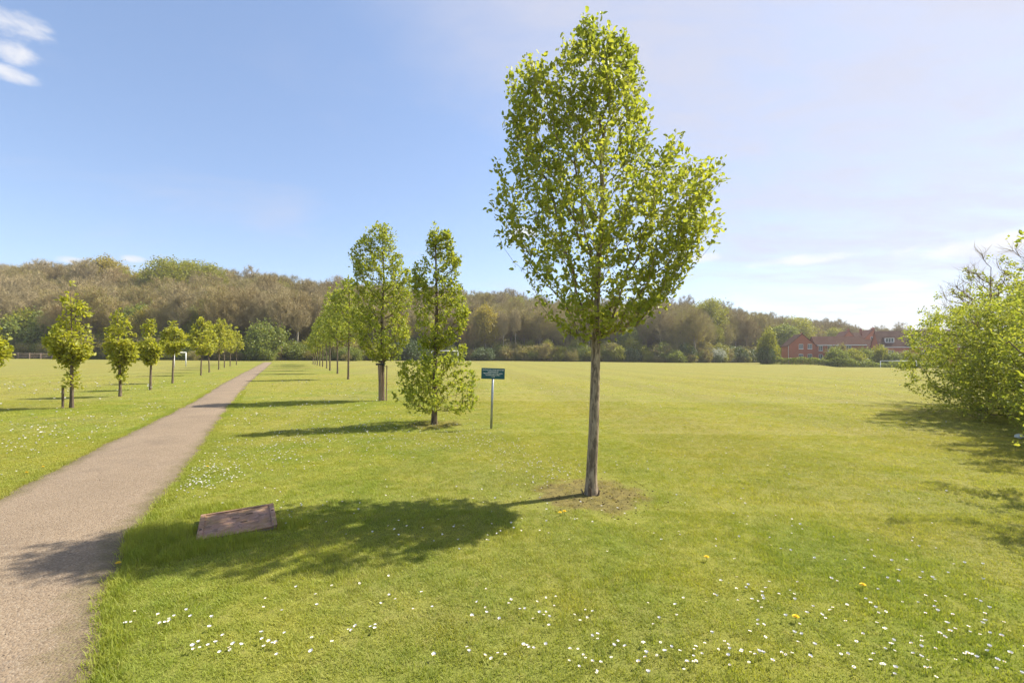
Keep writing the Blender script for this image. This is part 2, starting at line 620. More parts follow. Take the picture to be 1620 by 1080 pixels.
gxs = spaced(-620, 620, 1.2, 1.035)
gys = spaced(-60, 900, 1.2, 1.03)
ground = tag(grid_sheet('ground', gxs, gys, M['lawn']), kind='structure')
hx = np.arange(-330, 400, 5.0)
hy = np.arange(60, 420, 5.0)
hill = tag(grid_sheet('hill', hx, hy, M['litter'], 0.06, lambda x, y: edge_s(x, y) > 1.0), kind='structure')

# the path: left and right edges read off the ground
RIGHT_E = [(-1.2, -3.0), (-1.75, 0.5)] + [hit(*p) for p in ((148, 1078), (144, 1000), (141, 967), (162, 911), (186, 869), (225, 820), (300, 735), (327, 698), (366, 640), (396, 604), (414, 588), (431, 573))]
LEFT_E = [(-3.4, -3.0), (-4.3, 0.8)] + [(-5.3, 3.3), (-5.9, 4.8)] + [hit(*p) for p in ((7, 784), (116, 728), (172, 700), (240, 668), (300, 638), (358, 604), (388, 588), (417, 573))]


def resample(P, n):
    P = np.array(P)
    d = np.concatenate([[0], np.cumsum(np.hypot(*np.diff(P, axis=0).T))])
    w = np.linspace(0, 1, n) ** 2.2 * d[-1]
    return np.stack([np.interp(w, d, P[:, 0]), np.interp(w, d, P[:, 1])], -1)


NP = 420
PR, PL = resample(RIGHT_E, NP), resample(LEFT_E, NP)


def smooth_poly(P, n=9):
    for _ in range(n):
        Q = P.copy()
        Q[1:-1] = (P[:-2] + 2 * P[1:-1] + P[2:]) / 4
        P = Q
    return P


PR, PL = smooth_poly(PR), smooth_poly(PL)
wob = (vnoise(np.arange(NP) * 0.9, np.zeros(NP), 3) - 0.5) * 0.07 + (vnoise(np.arange(NP) * 0.3, np.zeros(NP), 8) - 0.5) * 0.08
PR[:, 0] += wob + 0.06 * (1 - sstep(3, 9, PR[:, 1]))
PL[:, 0] -= np.roll(wob, 37)
KX = 7
rows = []
for q in range(KX):
    t = q / (KX - 1)
    c = PL * (1 - t) + PR * t
    z = ground_z(c[:, 0], c[:, 1]) + 0.006 + 0.025 * 4 * t * (1 - t)
    rows.append(np.column_stack([c, z]))
PV = np.stack(rows, 1).reshape(-1, 3)
a = (np.arange(NP - 1)[:, None] * KX + np.arange(KX - 1)[None, :]).ravel()
path = add_obj('path', np_mesh('path', PV, [np.stack([a, a + 1, a + KX + 1, a + KX], -1)], [M['path']], smooth=True))
ea = path.data.attributes.new('edge', 'FLOAT', 'POINT')
ea.data.foreach_set('value', np.tile([min(q, KX - 1 - q) / (KX - 1.0) for q in range(KX)], NP).astype(np.float32))
tag(path, kind='structure')


def on_path(x, y, margin=0.0):
    o = np.argsort(PR[:, 1])
    xr = np.interp(y, PR[o, 1], PR[o, 0])
    o = np.argsort(PL[:, 1])
    xl = np.interp(y, PL[o, 1], PL[o, 0])
    return (x < xr - margin) & (x > xl + margin)


# ------------------------------------------------------------------ trees
def unit(v):
    return v / (np.linalg.norm(v, axis=-1, keepdims=True) + 1e-9)


def grow(seed, trunk, targets, r_base, step=0.15, zmin=0.35, bow=0.12, r_tip=0.003, power=0.5, flare=1.35, jit=0.05, start_frac=0.25, kpath=0.25):
    """grow limbs from a trunk polyline towards target points; returns chains (points, radii) and tip chains"""
    rng = np.random.default_rng(seed)
    tr = np.array(trunk, float)
    d = np.concatenate([[0], np.cumsum(np.linalg.norm(np.diff(tr, axis=0), axis=1))])
    m = max(8, int(d[-1] / step))
    w = np.linspace(0, d[-1], m)
    T = np.stack([np.interp(w, d, tr[:, c]) for c in range(3)], -1)
    T[1:-1] = (T[:-2] + T[1:-1] * 2 + T[2:]) / 4
    cap = m + len(targets) * 40
    P = np.zeros((cap, 3))
    par = np.full(cap, -1)
    plen = np.zeros(cap)
    P[:m] = T
    par[1:m] = np.arange(m - 1)
    plen[:m] = w
    n = m
    ok_from = int(m * start_frac)
    chains = [list(range(m))]
    targets = np.asarray(targets, float)
    axis_d = np.min(np.linalg.norm(targets[:, None, :] - T[None, ok_from::3, :], axis=2), axis=1)
    order = np.argsort(axis_d + rng.uniform(0, 0.12, len(targets)) * axis_d.max())
    for ti in order:
        t = targets[ti]
        c = P[ok_from:n]
        v = t - c
        dd = np.linalg.norm(v, axis=1) + 1e-6
        vz = v[:, 2] / dd
        cost = dd * (1 + 2.2 * np.maximum(0, zmin - vz)) + kpath * plen[ok_from:n]
        b = int(np.argmin(cost)) + ok_from
        L = float(np.linalg.norm(t - P[b]))
        if L < 1e-3:
            continue
        k = min(38, max(2, int(L / step) + 1))
        s = np.linspace(0, 1, k + 1)[1:, None]
        out = np.array([t[0] - P[b][0], t[1] - P[b][1], 0.0])
        ctrl = (P[b] + t) / 2 + unit(out) * bow * L - np.array([0, 0, bow * 0.7 * L])
        pts = (1 - s) ** 2 * P[b] + 2 * s * (1 - s) * ctrl + s ** 2 * t
        pts[:-1] += rng.normal(0, jit * step, (k - 1 + 0, 3)) if k > 1 else 0
        ids = list(range(n, n + k))
        P[n:n + k] = pts
        par[n] = b
        par[n + 1:n + k] = np.arange(n, n + k - 1)
        plen[n:n + k] = plen[b] + np.linspace(L / k, L, k)
        chains.append([b] + ids)
        n += k
    cnt = np.zeros(n)
    for ch in chains[1:]:
        cnt[ch[-1]] += 1
    cnt[m - 1] += 1
    for i in range(n - 1, 0, -1):
        cnt[par[i]] += cnt[i]
    # node order guarantees parents come first except inside the trunk, which is in order too
    r = np.maximum(r_tip, r_base * (cnt / cnt[0]) ** power)
    h = plen[:m] / max(1e-6, d[-1])
    r[:m] *= 1 + (flare - 1) * np.exp(-h * d[-1] / 0.12)
    r[:m] *= 1.10 - 0.25 * np.clip(h * 2, 0, 1)
    r[:m] = np.maximum(r[:m], r_tip)
    res = []
    for ci, ch in enumerate(chains):
        pts = P[ch]
        rad = r[ch].copy()
        if ci:
            rad[0] = rad[1] if len(rad) > 1 else rad[0]
            rad[-1] *= 0.5
        res.append((pts, rad))
    return res


def limbs_mesh(chains, sides=(8, 5, 3), thin=0.012):
    V, F, o = [], [], 0
    for P, R in chains:
        n = sides[0] if R[0] > 0.05 else (sides[1] if R[0] > thin else sides[2])
        v, f = tube_np(P, R, n)
        V.append(v)
        F.append(f + o)
        o += len(v)
    return np.concatenate(V), np.concatenate(F)


def leaves_on(chains, rng, per, size, reach, spread=0.05, up=0.5, skip=1, droop=0.0, width=0.62, fold=0.35, clus=4):
    """leaf clusters along the outer part of every limb; returns verts, quads, per-face random"""
    pos, dirs = [], []
    for P, R in chains[skip:]:
        seg = np.linalg.norm(np.diff(P, axis=0), axis=1)
        d = np.concatenate([[0], np.cumsum(seg)])
        L = d[-1]
        k = max(1, int(rng.poisson(per * min(1.6, max(0.5, L / reach)))))
        nc = max(1, k // clus)
        wc = L - rng.random(nc) ** 1.3 * min(L, reach * 1.4)
        wc[0] = L
        w = wc[rng.integers(0, nc, k)]
        p = np.stack([np.interp(w, d, P[:, c]) for c in range(3)], -1)
        t = unit(P[-1] - P[max(0, len(P) - 3)])
        pos.append(p)
        dirs.append(np.repeat(t[None], k, 0))
    p = np.concatenate(pos)
    t = np.concatenate(dirs)
    n = len(p)
    p = p + rng.normal(0, spread * 0.55, (n, 3))
    ax = unit(rng.normal(0, 1, (n, 3)) + t * 0.6 + np.array([0, 0, 0.2 - droop]))
    nrm = unit(rng.normal(0, 0.75, (n, 3)) + np.array([0, 0, up + 0.4]))
    sd = unit(np.cross(ax, nrm))
    nrm = np.cross(sd, ax)
    s = size * rng.uniform(0.5, 1.4, (n, 1))
    wv = s * width * 0.5
    lift = nrm * wv * fold
    base = p
    tip = p + ax * s - nrm * s * 0.12
    l1 = p + ax * s * 0.32 + sd * wv + lift
    l2 = p + ax * s * 0.70 + sd * wv * 0.75 + lift * 0.7
    r1 = p + ax * s * 0.32 - sd * wv + lift
    r2 = p + ax * s * 0.70 - sd * wv * 0.75 + lift * 0.7
    V = np.stack([base, l1, l2, tip, r2, r1], 1).reshape(-1, 3)
    b = np.arange(n)[:, None] * 6
    F = np.concatenate([b + np.array([[0, 3, 2, 1]]), b + np.array([[0, 5, 4, 3]])], 1).reshape(-1, 4)
    rnd = np.repeat(rng.random(n), 2)
    return V, F, rnd


def cards_on(chains, rng, per, size, spread, skip=1):
    """simple leaf diamonds for far trees"""
    tips = np.array([c[0][-1] for c in chains[skip:]])
    mids = np.array([c[0][len(c[0]) // 2] for c in chains[skip:]])
    k = per
    base = np.concatenate([np.repeat(tips, k, 0), np.repeat(mids, max(1, k // 3), 0)])
    n = len(base)
    p = base + rng.normal(0, spread, (n, 3))
    a = unit(rng.normal(0, 1, (n, 3))) * size * rng.uniform(0.5, 1.3, (n, 1))
    b = unit(np.cross(a, rng.normal(0, 1, (n, 3)))) * size * 0.35 * rng.uniform(0.6, 1.2, (n, 1))
    V = np.stack([p - a * 0.5, p + b, p + a * 0.5, p - b], 1).reshape(-1, 3)
    F = np.arange(n * 4).reshape(-1, 4)
    return V, F, rng.random(n)


def slivers_on(chains, rng, per, length, width, skip=1, upb=0.5):
    """fine bare twigs: thin three-sided slivers fanning out from limb ends"""
    P0, D0 = [], []
    for P, R in chains[skip:]:
        k = per
        w = rng.random(k) ** 0.7 * (len(P) - 1)
        i = np.minimum(w.astype(int), len(P) - 2)
        f = (w - i)[:, None]
        P0.append(P[i] * (1 - f) + P[i + 1] * f)
        D0.append(np.repeat(unit(P[-1] - P[0])[None], k, 0))
    p = np.concatenate(P0)
    d = np.concatenate(D0)
    n = len(p)
    ax = unit(d * 0.8 + rng.normal(0, 0.65, (n, 3)) + np.array([0, 0, upb]))
    L = length * rng.uniform(0.4, 1.3, (n, 1))
    sd = unit(np.cross(ax, rng.normal(0, 1, (n, 3)))) * width * 0.5
    bend = rng.normal(0, 0.10, (n, 3)) * L
    mid = p + ax * L * 0.55 + bend
    V = np.stack([p + sd, p - sd, mid + sd * 0.75, mid - sd * 0.75, p + ax * L], 1).reshape(-1, 3)
    b = np.arange(n)[:, None] * 5
    F = np.concatenate([b + np.array([[0, 1, 3]]), b + np.array([[0, 3, 2]]), b + np.array([[2, 3, 4]])], 1).reshape(-1, 3)
    return V, F


def in_poly(poly, x, y):
    p = np.array(poly, float)
    ins = np.zeros(len(x), bool)
    j = len(p) - 1
    for i in range(len(p)):
        xi, yi, xj, yj = p[i][0], p[i][1], p[j][0], p[j][1]
        if yi != yj:
            c = ((yi > y) != (yj > y)) & (x < (xj - xi) * (y - yi) / (yj - yi) + xi)
            ins ^= c
        j = i
    return ins


def poly_targets(rng, poly, n, depth=0.5, gaps=1.3):
    """points inside a crown whose front outline is poly (metres); depth follows the width at each height"""
    p = np.array(poly, float)
    lo, hi = p.min(0), p.max(0)
    zs = np.linspace(lo[1], hi[1], 80)
    gx = np.linspace(lo[0], hi[0], 160)
    L, R = np.zeros(80), np.zeros(80)
    for i, z in enumerate(zs):
        ok = gx[in_poly(p, gx, np.full(160, z))]
        L[i], R[i] = (ok.min(), ok.max()) if len(ok) else (0, 0)
    out = []
    while len(out) < n:
        x = rng.uniform(lo[0], hi[0], n)
        z = rng.uniform(lo[1], hi[1], n)
        ok = in_poly(p, x, z)
        x, z = x[ok], z[ok]
        l, r = np.interp(z, zs, L), np.interp(z, zs, R)
        hw = np.maximum(0.05, (r - l) / 2)
        u = np.clip((x - (l + r) / 2) / hw, -1, 1)
        y = rng.uniform(-1, 1, len(x)) * np.sqrt(1 - u * u) * hw * depth * 2
        q = np.stack([x, y, z], -1)
        # leave gaps: reject by a clump noise
        cl = vnoise(x * 2.2 + 7, z * 2.2 + y * 1.7, 11)
        out += list(q[rng.random(len(q)) < np.clip((cl - 0.5) * gaps * 2 + 0.55, 0.05, 1)])
    return np.array(out[:n])


def profile_poly(H, z0, hw, top=0.25, low=0.6, rng=None, lobes=0.18):
    """generic upright crown outline"""
    zs = np.linspace(0, 1, 9)
    w = np.interp(zs, [0, 0.10, 0.28, 0.5, 0.72, 0.9, 1.0], [low * 0.35, low * 0.9, 1.0, 0.78, 0.50, top, 0.05]) * hw
    l = w * (1 + (rng.uniform(-lobes, lobes, 9) if rng is not None else 0))
    r = w * (1 + (rng.uniform(-lobes, lobes, 9) if rng is not None else 0))
    z = z0 + zs * (H - z0)
    return [(-a, b) for a, b in zip(l, z)] + [(a, b) for a, b in zip(r[::-1], z[::-1])]


def leafy_tree(name, seed, loc, trunk, targets, r_base, leaf, bark, per, size, reach, label, group=None, step=0.15, sides=(10, 5, 3), kids=True, **kw):
    rng = np.random.default_rng(seed + 1000)
    gk = {q: kw.pop(q) for q in ('zmin', 'bow', 'r_tip', 'power', 'flare', 'jit', 'start_frac', 'kpath') if q in kw}
    ch = grow(seed, trunk, targets, r_base, step, **gk)
    root = empty(name, loc)
    tag(root, label, 'tree', group)
    if kids:
        v, f = limbs_mesh(ch[:1], (14, 10, 6))
        add_obj('trunk', np_mesh('trunk', v, [f], [bark], smooth=True), root)
        v, f = limbs_mesh(ch[1:], sides)
        add_obj('branches', np_mesh('branches', v, [f], [bark], smooth=True), root)
    else:
        v, f = limbs_mesh(ch, sides)
        add_obj('trunk', np_mesh('trunk', v, [f], [bark], smooth=True), root)
    v, f, r = leaves_on(ch, rng, per, size, reach, **kw)
    add_obj('crown', np_mesh('crown', v, [f], [leaf], rnd=r), root)
    return root


def px_poly(poly, bx, by, ppm):
    return [((x - bx) / ppm, (by - y) / ppm) for x, y in poly]


# --- the big young tree in the foreground
TX, TY = TREE_XY
PPM = FPX / TY
MAIN = [(925, 8), (940, 25), (950, 50), (975, 40), (990, 50), (1008, 60), (1006, 110), (1020, 170), (1024, 235), (1060, 244), (1090, 268), (1128, 236), (1143, 248), (1128, 300), (1146, 330),
        (1118, 358), (1098, 400), (1078, 440), (1062, 468), (1020, 500), (975, 528), (930, 532), (885, 522), (848, 496), (838, 445), (832, 400), (800, 365), (772, 310),
        (785, 270), (812, 250), (797, 205), (800, 120), (812, 98), (846, 100), (852, 80), (882, 78), (884, 150), (896, 150), (898, 48), (914, 36)]
rng = np.random.default_rng(5)
mp = px_poly(MAIN, 935, 781, PPM)
tg = poly_targets(rng, [(0.1 + (a - 0.1) * 0.93, b * 0.960 + 0.05) for a, b in mp], 1330, 0.36, 1.1)
tg += rng.normal(0, 0.05, tg.shape)
a_, r_ = rng.uniform(0, 6.28, 170), 0.55 * np.sqrt(rng.random(170))
tg = np.concatenate([tg, np.column_stack([0.1 + r_ * np.cos(a_), r_ * np.sin(a_), rng.uniform(2.15, 3.7, 170)])])
leaders = [(925, 12, 0), (934, 30, .1), (985, 48, -.1), (1006, 62, .15), (862, 88, .1), (832, 100, -.1), (805, 102, .1), (1143, 244, -.1), (1128, 238, .2), (1090, 250, 0), (1062, 236, -.2), (1146, 332, .1),
           (774, 310, 0), (786, 272, .2), (905, 45, .1), (960, 70, 0), (798, 180, .1), (1015, 110, -.15), (1120, 300, 0)]
spire = []
for x, y, dy in leaders:
    tip = np.array([(x - 935) / PPM * 0.98, dy, (781 - y) / PPM * 0.968 + 0.05])
    d_ = np.array([tip[0] * 0.35, dy * 0.3, 1.0])
    d_ /= np.linalg.norm(d_)
    for q in range(11):
        spire.append(tip - d_ * q * 0.08 + rng.normal(0, 0.020 + 0.008 * q, 3))
# shoots standing out of the crown all round
mpa = np.array(mp) * np.array([0.97, 0.955]) + np.array([0.0, 0.06])
for q in range(110):
    i_ = rng.integers(0, len(mpa))
    f_ = rng.random()
    e_ = mpa[i_] * (1 - f_) + mpa[(i_ + 1) % len(mpa)] * f_
    ang = rng.uniform(0, 2 * np.pi)
    rx_ = (e_[0] - 0.12) * abs(np.cos(ang))
    b_ = np.array([0.12 + rx_, (e_[0] - 0.12) * 0.6 * np.sin(ang), e_[1]])
    d_ = np.array([b_[0] * 0.45, b_[1] * 0.45, 0.9])
    d_ /= np.linalg.norm(d_)
    if e_[1] < 2.3:
        continue
    L_ = rng.uniform(0.06, 0.26) * (0.4 if e_[1] > 5.2 else 1.0)
    for w_ in range(4):
        spire.append(b_ * np.array([0.93, 0.93, 1]) + d_ * (L_ - w_ * 0.09) + rng.normal(0, 0.015, 3))
tg = np.concatenate([tg, np.array(spire)])
trunk_px = [(935, 783, 0), (936, 740, 0), (939, 690, 0), (941, 630, .01), (943, 560, .02), (944, 500, .02), (946, 440, 0), (949, 380, -.03), (954, 310, .02), (950, 230, .03)]
trunk = [((x - 935) / PPM, dy, (781 - y) / PPM) for x, y, dy in trunk_px]
trunk[0] = (0, 0, -0.06)
main = leafy_tree('young_tree', 5, (TX, TY, gz(TX, TY)), trunk, tg, 0.062, M['leaf_main'], M['bark'], 13, 0.058, 0.22,
                  'tall young tree with a straight bare trunk standing alone nearest on the lawn', 'young trees on the lawn', step=0.10,
                  spread=0.060, clus=5, power=0.52, start_frac=0.46, zmin=0.74, bow=0.05, flare=1.5, r_tip=0.0024, kpath=0.34)
for i in range(5):
    ang = i * 1.25 + 0.3
    h = random.Random(i).uniform(0.05, 0.13)
    fl = MB()
    c, s = math.cos(ang), math.sin(ang)
    r0, w = 0.092, 0.026
    P = [(-w, r0, -0.03), (w, r0, -0.03), (w * 0.7, r0 + 0.012, h * 0.6), (w * 0.1, r0 + 0.022, h), (-w * 0.8, r0 + 0.010, h * 0.7)]
    Q = [(x, y + 0.010, z) for x, y, z in P]
    rot = [(x * c - y * s, x * s + y * c, z) for x, y, z in P + Q]
    fl.add(rot, [(0, 1, 2, 3, 4), (9, 8, 7, 6, 5), (0, 5, 6, 1), (1, 6, 7, 2), (2, 7, 8, 3), (3, 8, 9, 4), (4, 9, 5, 0)])
    fl.build('bark_flake', M['bark_dark'], [c for c in main.children if c.name.startswith('trunk')][0])

# --- second tree of the row, with a skirt of low shoots
TX, TY = TREE2_XY
PPM = FPX / TY
UP2 = [(688, 353), (695, 375), (712, 366), (718, 400), (729, 410), (722, 440), (739, 480), (739, 505), (725, 537), (700, 550), (668, 547), (652, 520), (658, 470), (650, 450), (655, 425), (675, 402), (682, 370)]
LO2 = [(638, 566), (665, 574), (690, 565), (715, 562), (730, 543), (739, 548), (742, 575), (758, 600), (756, 645), (735, 654), (700, 642), (670, 652), (640, 642), (614, 620), (628, 600), (632, 575)]
rng = np.random.default_rng(8)
tg = np.concatenate([poly_targets(rng, px_poly(UP2, 687, 671, PPM), 640, 0.45, 0.8), poly_targets(rng, px_poly(LO2, 687, 671, PPM), 330, 0.45, 1.1), poly_targets(rng, px_poly([(665, 540), (715, 540), (722, 575), (660, 580)], 687, 671, PPM), 50, 0.4)])
trunk = [((x - 687) / PPM, 0, (671 - y) / PPM) for x, y in ((687, 676), (687, 650), (688, 600), (690, 540), (691, 480), (690, 430), (689, 390), (688, 362))]
leafy_tree('young_tree', 8, (TX, TY, gz(TX, TY)), trunk, tg, 0.066, M['leaf_row'], M['bark_dark'], 15, 0.070, 0.22,
           'young tree with a bushy skirt of low shoots beside the teal notice', 'young trees on the lawn', step=0.14, spread=0.06, start_frac=0.10, power=0.46, zmin=0.25)

# --- third tree, tied to a stake
T3 = hit(605, 633)
TX, TY = T3
PPM = FPX / TY
P3 = [(590, 358), (615, 356), (628, 375), (632, 400), (649, 430), (652, 470), (642, 500), (647, 535), (630, 562), (600, 572), (580, 562), (558, 520), (553, 470), (563, 440), (555, 405), (572, 375)]
rng = np.random.default_rng(9)
tg = poly_targets(rng, px_poly(P3, 605, 633, PPM), 820, 0.45, 0.9)
trunk = [(0, 0, -0.06), (0.0, 0, 0.6), (0.0, 0, 1.5), (-0.02, 0, 3.0), (0.05, 0, 4.6), (0.0, 0, 6.4)]
leafy_tree('young_tree', 9, (TX, TY, gz(TX, TY)), trunk, tg, 0.076, M['leaf_row'], M['bark_dark'], 17, 0.090, 0.30,
           'dense young tree tied to a thick round stake behind the skirted tree', 'young trees on the lawn', step=0.2, spread=0.09, start_frac=0.22, power=0.45)
st = empty('tree_stake', (TX - 0.02, TY - 0.19, gz(TX, TY)))
tag(st, 'thick round timber stake with a black tie under the dense tree', 'stake')
MB().tube([(0, 0, -0.1), (0.0, 0, 0.7), (-0.03, 0, 1.36)], [0.072, 0.071, 0.069], 12).build('post', M['wood'], st, smooth=False)
MB().tube([(-0.03, 0.10, 1.33), (-0.03, 0.10, 1.40)], [0.17, 0.17], 14).build('tie', M['rubber'], st)
st = empty('tree_stake', (TX + 0.19, TY - 0.15, gz(TX, TY)))
tag(st, 'thin leaning stake just right of the thick round stake', 'stake')
MB().tube([(0, 0, -0.1), (0.02, 0, 1.32)], [0.024, 0.022], 8).build('post', M['wood'], st)
MB().tube([(0.02, 0, 1.27), (-0.16, 0.06, 1.33)], [0.012, 0.012], 6).build('strap', M['rubber'], st)

# --- far end of the right-hand row: (px, base y, top y, half-width px, label)
ROW_R = [(551, 600, 428, 32, 'broad leafy row tree just beyond the staked tree'),
         (534, 591, 447, 21, 'slender pale-trunked row tree, second beyond the staked tree'),
         (522, 586, 456, 20, 'row tree beside the path, third beyond the staked tree'),
         (517, 582.5, 478, 17, 'row tree beside the path, fourth beyond the staked tree'),
         (510.5, 580, 489, 14, 'row tree beside the path, fifth beyond the staked tree'),
         (506, 578.7, 498, 12, 'row tree beside the path, sixth beyond the staked tree'),
         (502, 577.6, 505, 11, 'row tree beside the path, seventh beyond the staked tree'),
         (498.5, 576.8, 512, 10, 'row tree beside the path, eighth beyond the staked tree'),
         (495.5, 576.0, 517, 9, 'last small tree at the far end of the right-hand row')]
# left-hand row across the path
ROW_L = [(-26, 664, 456, 46, 'young tree cut by the left picture edge, first of the left row'),
         (113, 645, 444, 36, 'tapering young tree between two short stakes left of the path'),
         (190, 627, 479, 29, 'second whole tree of the left row, with leafy trunk shoots'),
         (238, 616.5, 502, 22, 'third whole tree of the left row, small and thin-trunked'),
         (273, 606, 504, 19, 'fourth tree of the left row, in front of the white goal'),
         (318, 593.5, 503, 20, 'rounded tree of the left row just beyond the white goal'),
         (331, 589, 506, 16, 'left row tree, second beyond the white goal'),
         (346, 584.5, 503, 15, 'left row tree, third beyond the white goal'),
         (355, 581.5, 506, 13, 'left row tree, fourth beyond the white goal'),
         (364, 579, 514, 12, 'left row tree, fifth beyond the white goal'),
         (374, 577, 517, 12, 'last tree at the far end of the left row')]


def row_tree(i, px, by, ty, hw, label, leaf, seed, group, zc=0.31):
    x, y = hit(px, by)
    ppm = FPX / y
    H = (by - ty) / ppm
    W = hw / ppm
    rng = np.random.default_rng(seed)
    spread = y / 20.0
    n = int(np.clip(560 - y * 8, 150, 480))
    z0 = H * zc
    tg = poly_targets(rng, profile_poly(H, z0, W * (0.86 if zc >= 0.34 else 0.98 if zc < 0.4 else 1.08), 0.20, 0.75, rng, 0.34), n, 0.45, 1.1)
    if zc == 0.34:   # leafy shoots low on the trunk
        tg = np.concatenate([tg, np.column_stack([rng.normal(0, 0.10, 26), rng.normal(0, 0.10, 26), rng.uniform(0.16, 0.32, 26) * H])])
    lean = rng.uniform(-0.16, 0.16, 2)
    trunk = [(0, 0, -0.06), (lean[0] * 0.1, 0, H * 0.15), (lean[0] * 0.6, lean[1] * 0.5, H * 0.4), (lean[0], lean[1], H * 0.7), (lean[0] * 0.5, lean[1], H * 0.96)]
    size = float(np.clip(0.06 + y * 0.0032, 0.08, 0.22))
    return leafy_tree('young_tree', seed, (x, y, gz(x, y)), trunk, tg, 0.034 + H * 0.004, leaf, M['bark_dark'], 11, size, 0.3 + y * 0.004, label, group, step=0.22 + y * 0.003,
                      sides=(7, 4, 3), kids=False, spread=0.05 + y * 0.0018, start_frac=0.2, power=0.46, zmin=0.35), (x, y)


for i, (px, by, ty, hw, lab) in enumerate(ROW_R):
    row_tree(i, px, by, ty, hw, lab, M['leaf_row'], 40 + i, 'young trees in the row beside the path')
for i, (px, by, ty, hw, lab) in enumerate(ROW_L):
    o, (x, y) = row_tree(i, px, by, ty, hw, lab, M['leaf_left'], 70 + i, 'young trees in the row across the path', 0.34 if i < 3 else 0.46 if i == 4 else 0.36)
    if i == 1:
        for dx, side in ((-0.16, 'left'), (0.14, 'right')):
            s_ = MB().tube([(0, 0, -0.1), (0, 0, 0.5), (0.0, 0, 0.72)], [0.034, 0.034, 0.032], 10).build('tree_stake', M['bark_dark'], None, (x + dx, y - 0.12, gz(x, y)))
            tag(s_, 'short dark stake just %s of the tapering tree trunk' % side, 'stake')

# ------------------------------------------------------------------ hawthorn bank on the right
def shrub(name, seed, loc, rad, H, leaf, bark, n, per, size, label, cat='shrub', group=None, zlow=0.05, spread=0.10, step=0.3, stems=6, reach=0.3, sides=(6, 4, 3)):
    rng = np.random.default_rng(seed)
    q = []
    while len(q) < n:
        v = rng.normal(0, 1, (n * 2, 3))
        v = unit(v) * rng.random((len(v), 1)) ** (1 / 2.2)
        az = np.arctan2(v[:, 1], v[:, 0])
        lob = 0.60 + 0.42 * vnoise(az * 1.6 + 10, v[:, 2] * 2.2 + 5, seed) + 0.26 * vnoise(az * 5.0 + 3, v[:, 2] * 6.0 + 5, seed + 4)
        wid = np.where(v[:, 2] < 0, 1.12 * np.clip(1 - v[:, 2] ** 2, 0.12, 1) ** -0.38, 1.12)
        p = np.stack([v[:, 0] * rad[0] * lob * wid, v[:, 1] * rad[1] * lob * wid, (v[:, 2] * 0.5 + 0.5) * H * (0.75 + 0.3 * lob)], -1)
        p = p[(p[:, 2] > zlow * H) & (rng.random(len(p)) < 0.2 + vnoise(p[:, 0] * 1.3, p[:, 1] * 1.3 + p[:, 2] * 1.5, seed + 2))]
        q += list(p)
    tg = np.array(q[:n])
    trunk = [(0, 0, -0.1), (0.05, 0.02, H * 0.25), (0.0, 0.1, H * 0.6)]
    ch = grow(seed, trunk, tg, 0.05 + H * 0.012, step, zmin=0.1, bow=0.08, start_frac=0.02, power=0.45, kpath=0.15)
    root = empty(name, loc)
    tag(root, label, cat, group)
    v, f = limbs_mesh(ch, sides)
    add_obj('stems', np_mesh('stems', v, [f], [bark], smooth=True), root)
    v, f, r = leaves_on(ch, rng, per, size, reach, spread)
    add_obj('foliage', np_mesh('foliage', v, [f], [leaf], rnd=r), root)
    return root


def ground_at(x, y):
    return (x, y, gz(x, y))


HG = 'hawthorn bushes along the right edge'
shrub('hawthorn_bush', 201, ground_at(14.7, 12.2), (2.9, 3.0), 3.9, M['leaf_haw'], M['bark_dark'], 2800, 32, 0.060, 'large hawthorn bush with drooping sprays at the right edge of the pitch', group=HG, zlow=0.02)
shrub('hawthorn_bush', 202, ground_at(12.3, 8.6), (2.5, 2.3), 3.8, M['leaf_haw'], M['bark_dark'], 2500, 32, 0.052, 'nearer hawthorn bush cut off by the right picture edge', group=HG, zlow=0.02)
shrub('hawthorn_bush', 203, ground_at(18.0, 16.2), (2.6, 2.6), 5.2, M['leaf_haw'], M['bark_dark'], 800, 18, 0.08, 'taller hawthorn rising behind the large bush at the right edge', group=HG)
shrub('hawthorn_bush', 206, ground_at(10.9, 6.9), (1.3, 1.4), 3.9, M['leaf_haw'], M['bark_dark'], 420, 26, 0.05, 'hawthorn bush just outside the right picture edge', group=HG)
shrub('hawthorn_bush', 204, ground_at(8.1, 4.9), (1.65, 1.8), 4.0, M['leaf_haw'], M['bark_dark'], 420, 26, 0.055, 'hawthorn bush outside the right picture edge casting shade on the lawn', group=HG)


def bare_tree(name, seed, loc, H, R, label, twig, per=10, n=90, r_base=0.06, crown0=0.3, cat='tree'):
    rng = np.random.default_rng(seed)
    v = unit(rng.normal(0, 1, (n, 3))) * rng.random((n, 1)) ** 0.45
    tg = np.stack([v[:, 0] * R, v[:, 1] * R, H * crown0 + (v[:, 2] * 0.5 + 0.5) * H * (1 - crown0)], -1)
    ch = grow(seed, [(0, 0, -0.1), (0, 0, H * 0.4), (0.1, 0, H * 0.9)], tg, r_base, 0.25, zmin=0.5, start_frac=0.2, r_tip=0.006)
    root = tag(empty(name, loc), label, cat)
    a, b = limbs_mesh(ch, (8, 5, 4))
    add_obj('trunk', np_mesh('trunk', a, [b], [M['bark_dark']], smooth=True), root)
    a, b = slivers_on(ch, rng, per + 4, 0.5, 0.009)
    add_obj('twigs', np_mesh('twigs', a, [b], [twig]), root)
    return root


bare_tree('bare_tree', 211, ground_at(15.9, 15.2), 5.3, 1.2, 'bare leafless sapling poking above the large hawthorn bush', M['twig_red'])
bare_tree('bare_tree', 212, ground_at(16.9, 14.6), 5.9, 1.2, 'second bare sapling beside the taller hawthorn', M['twig_red'])

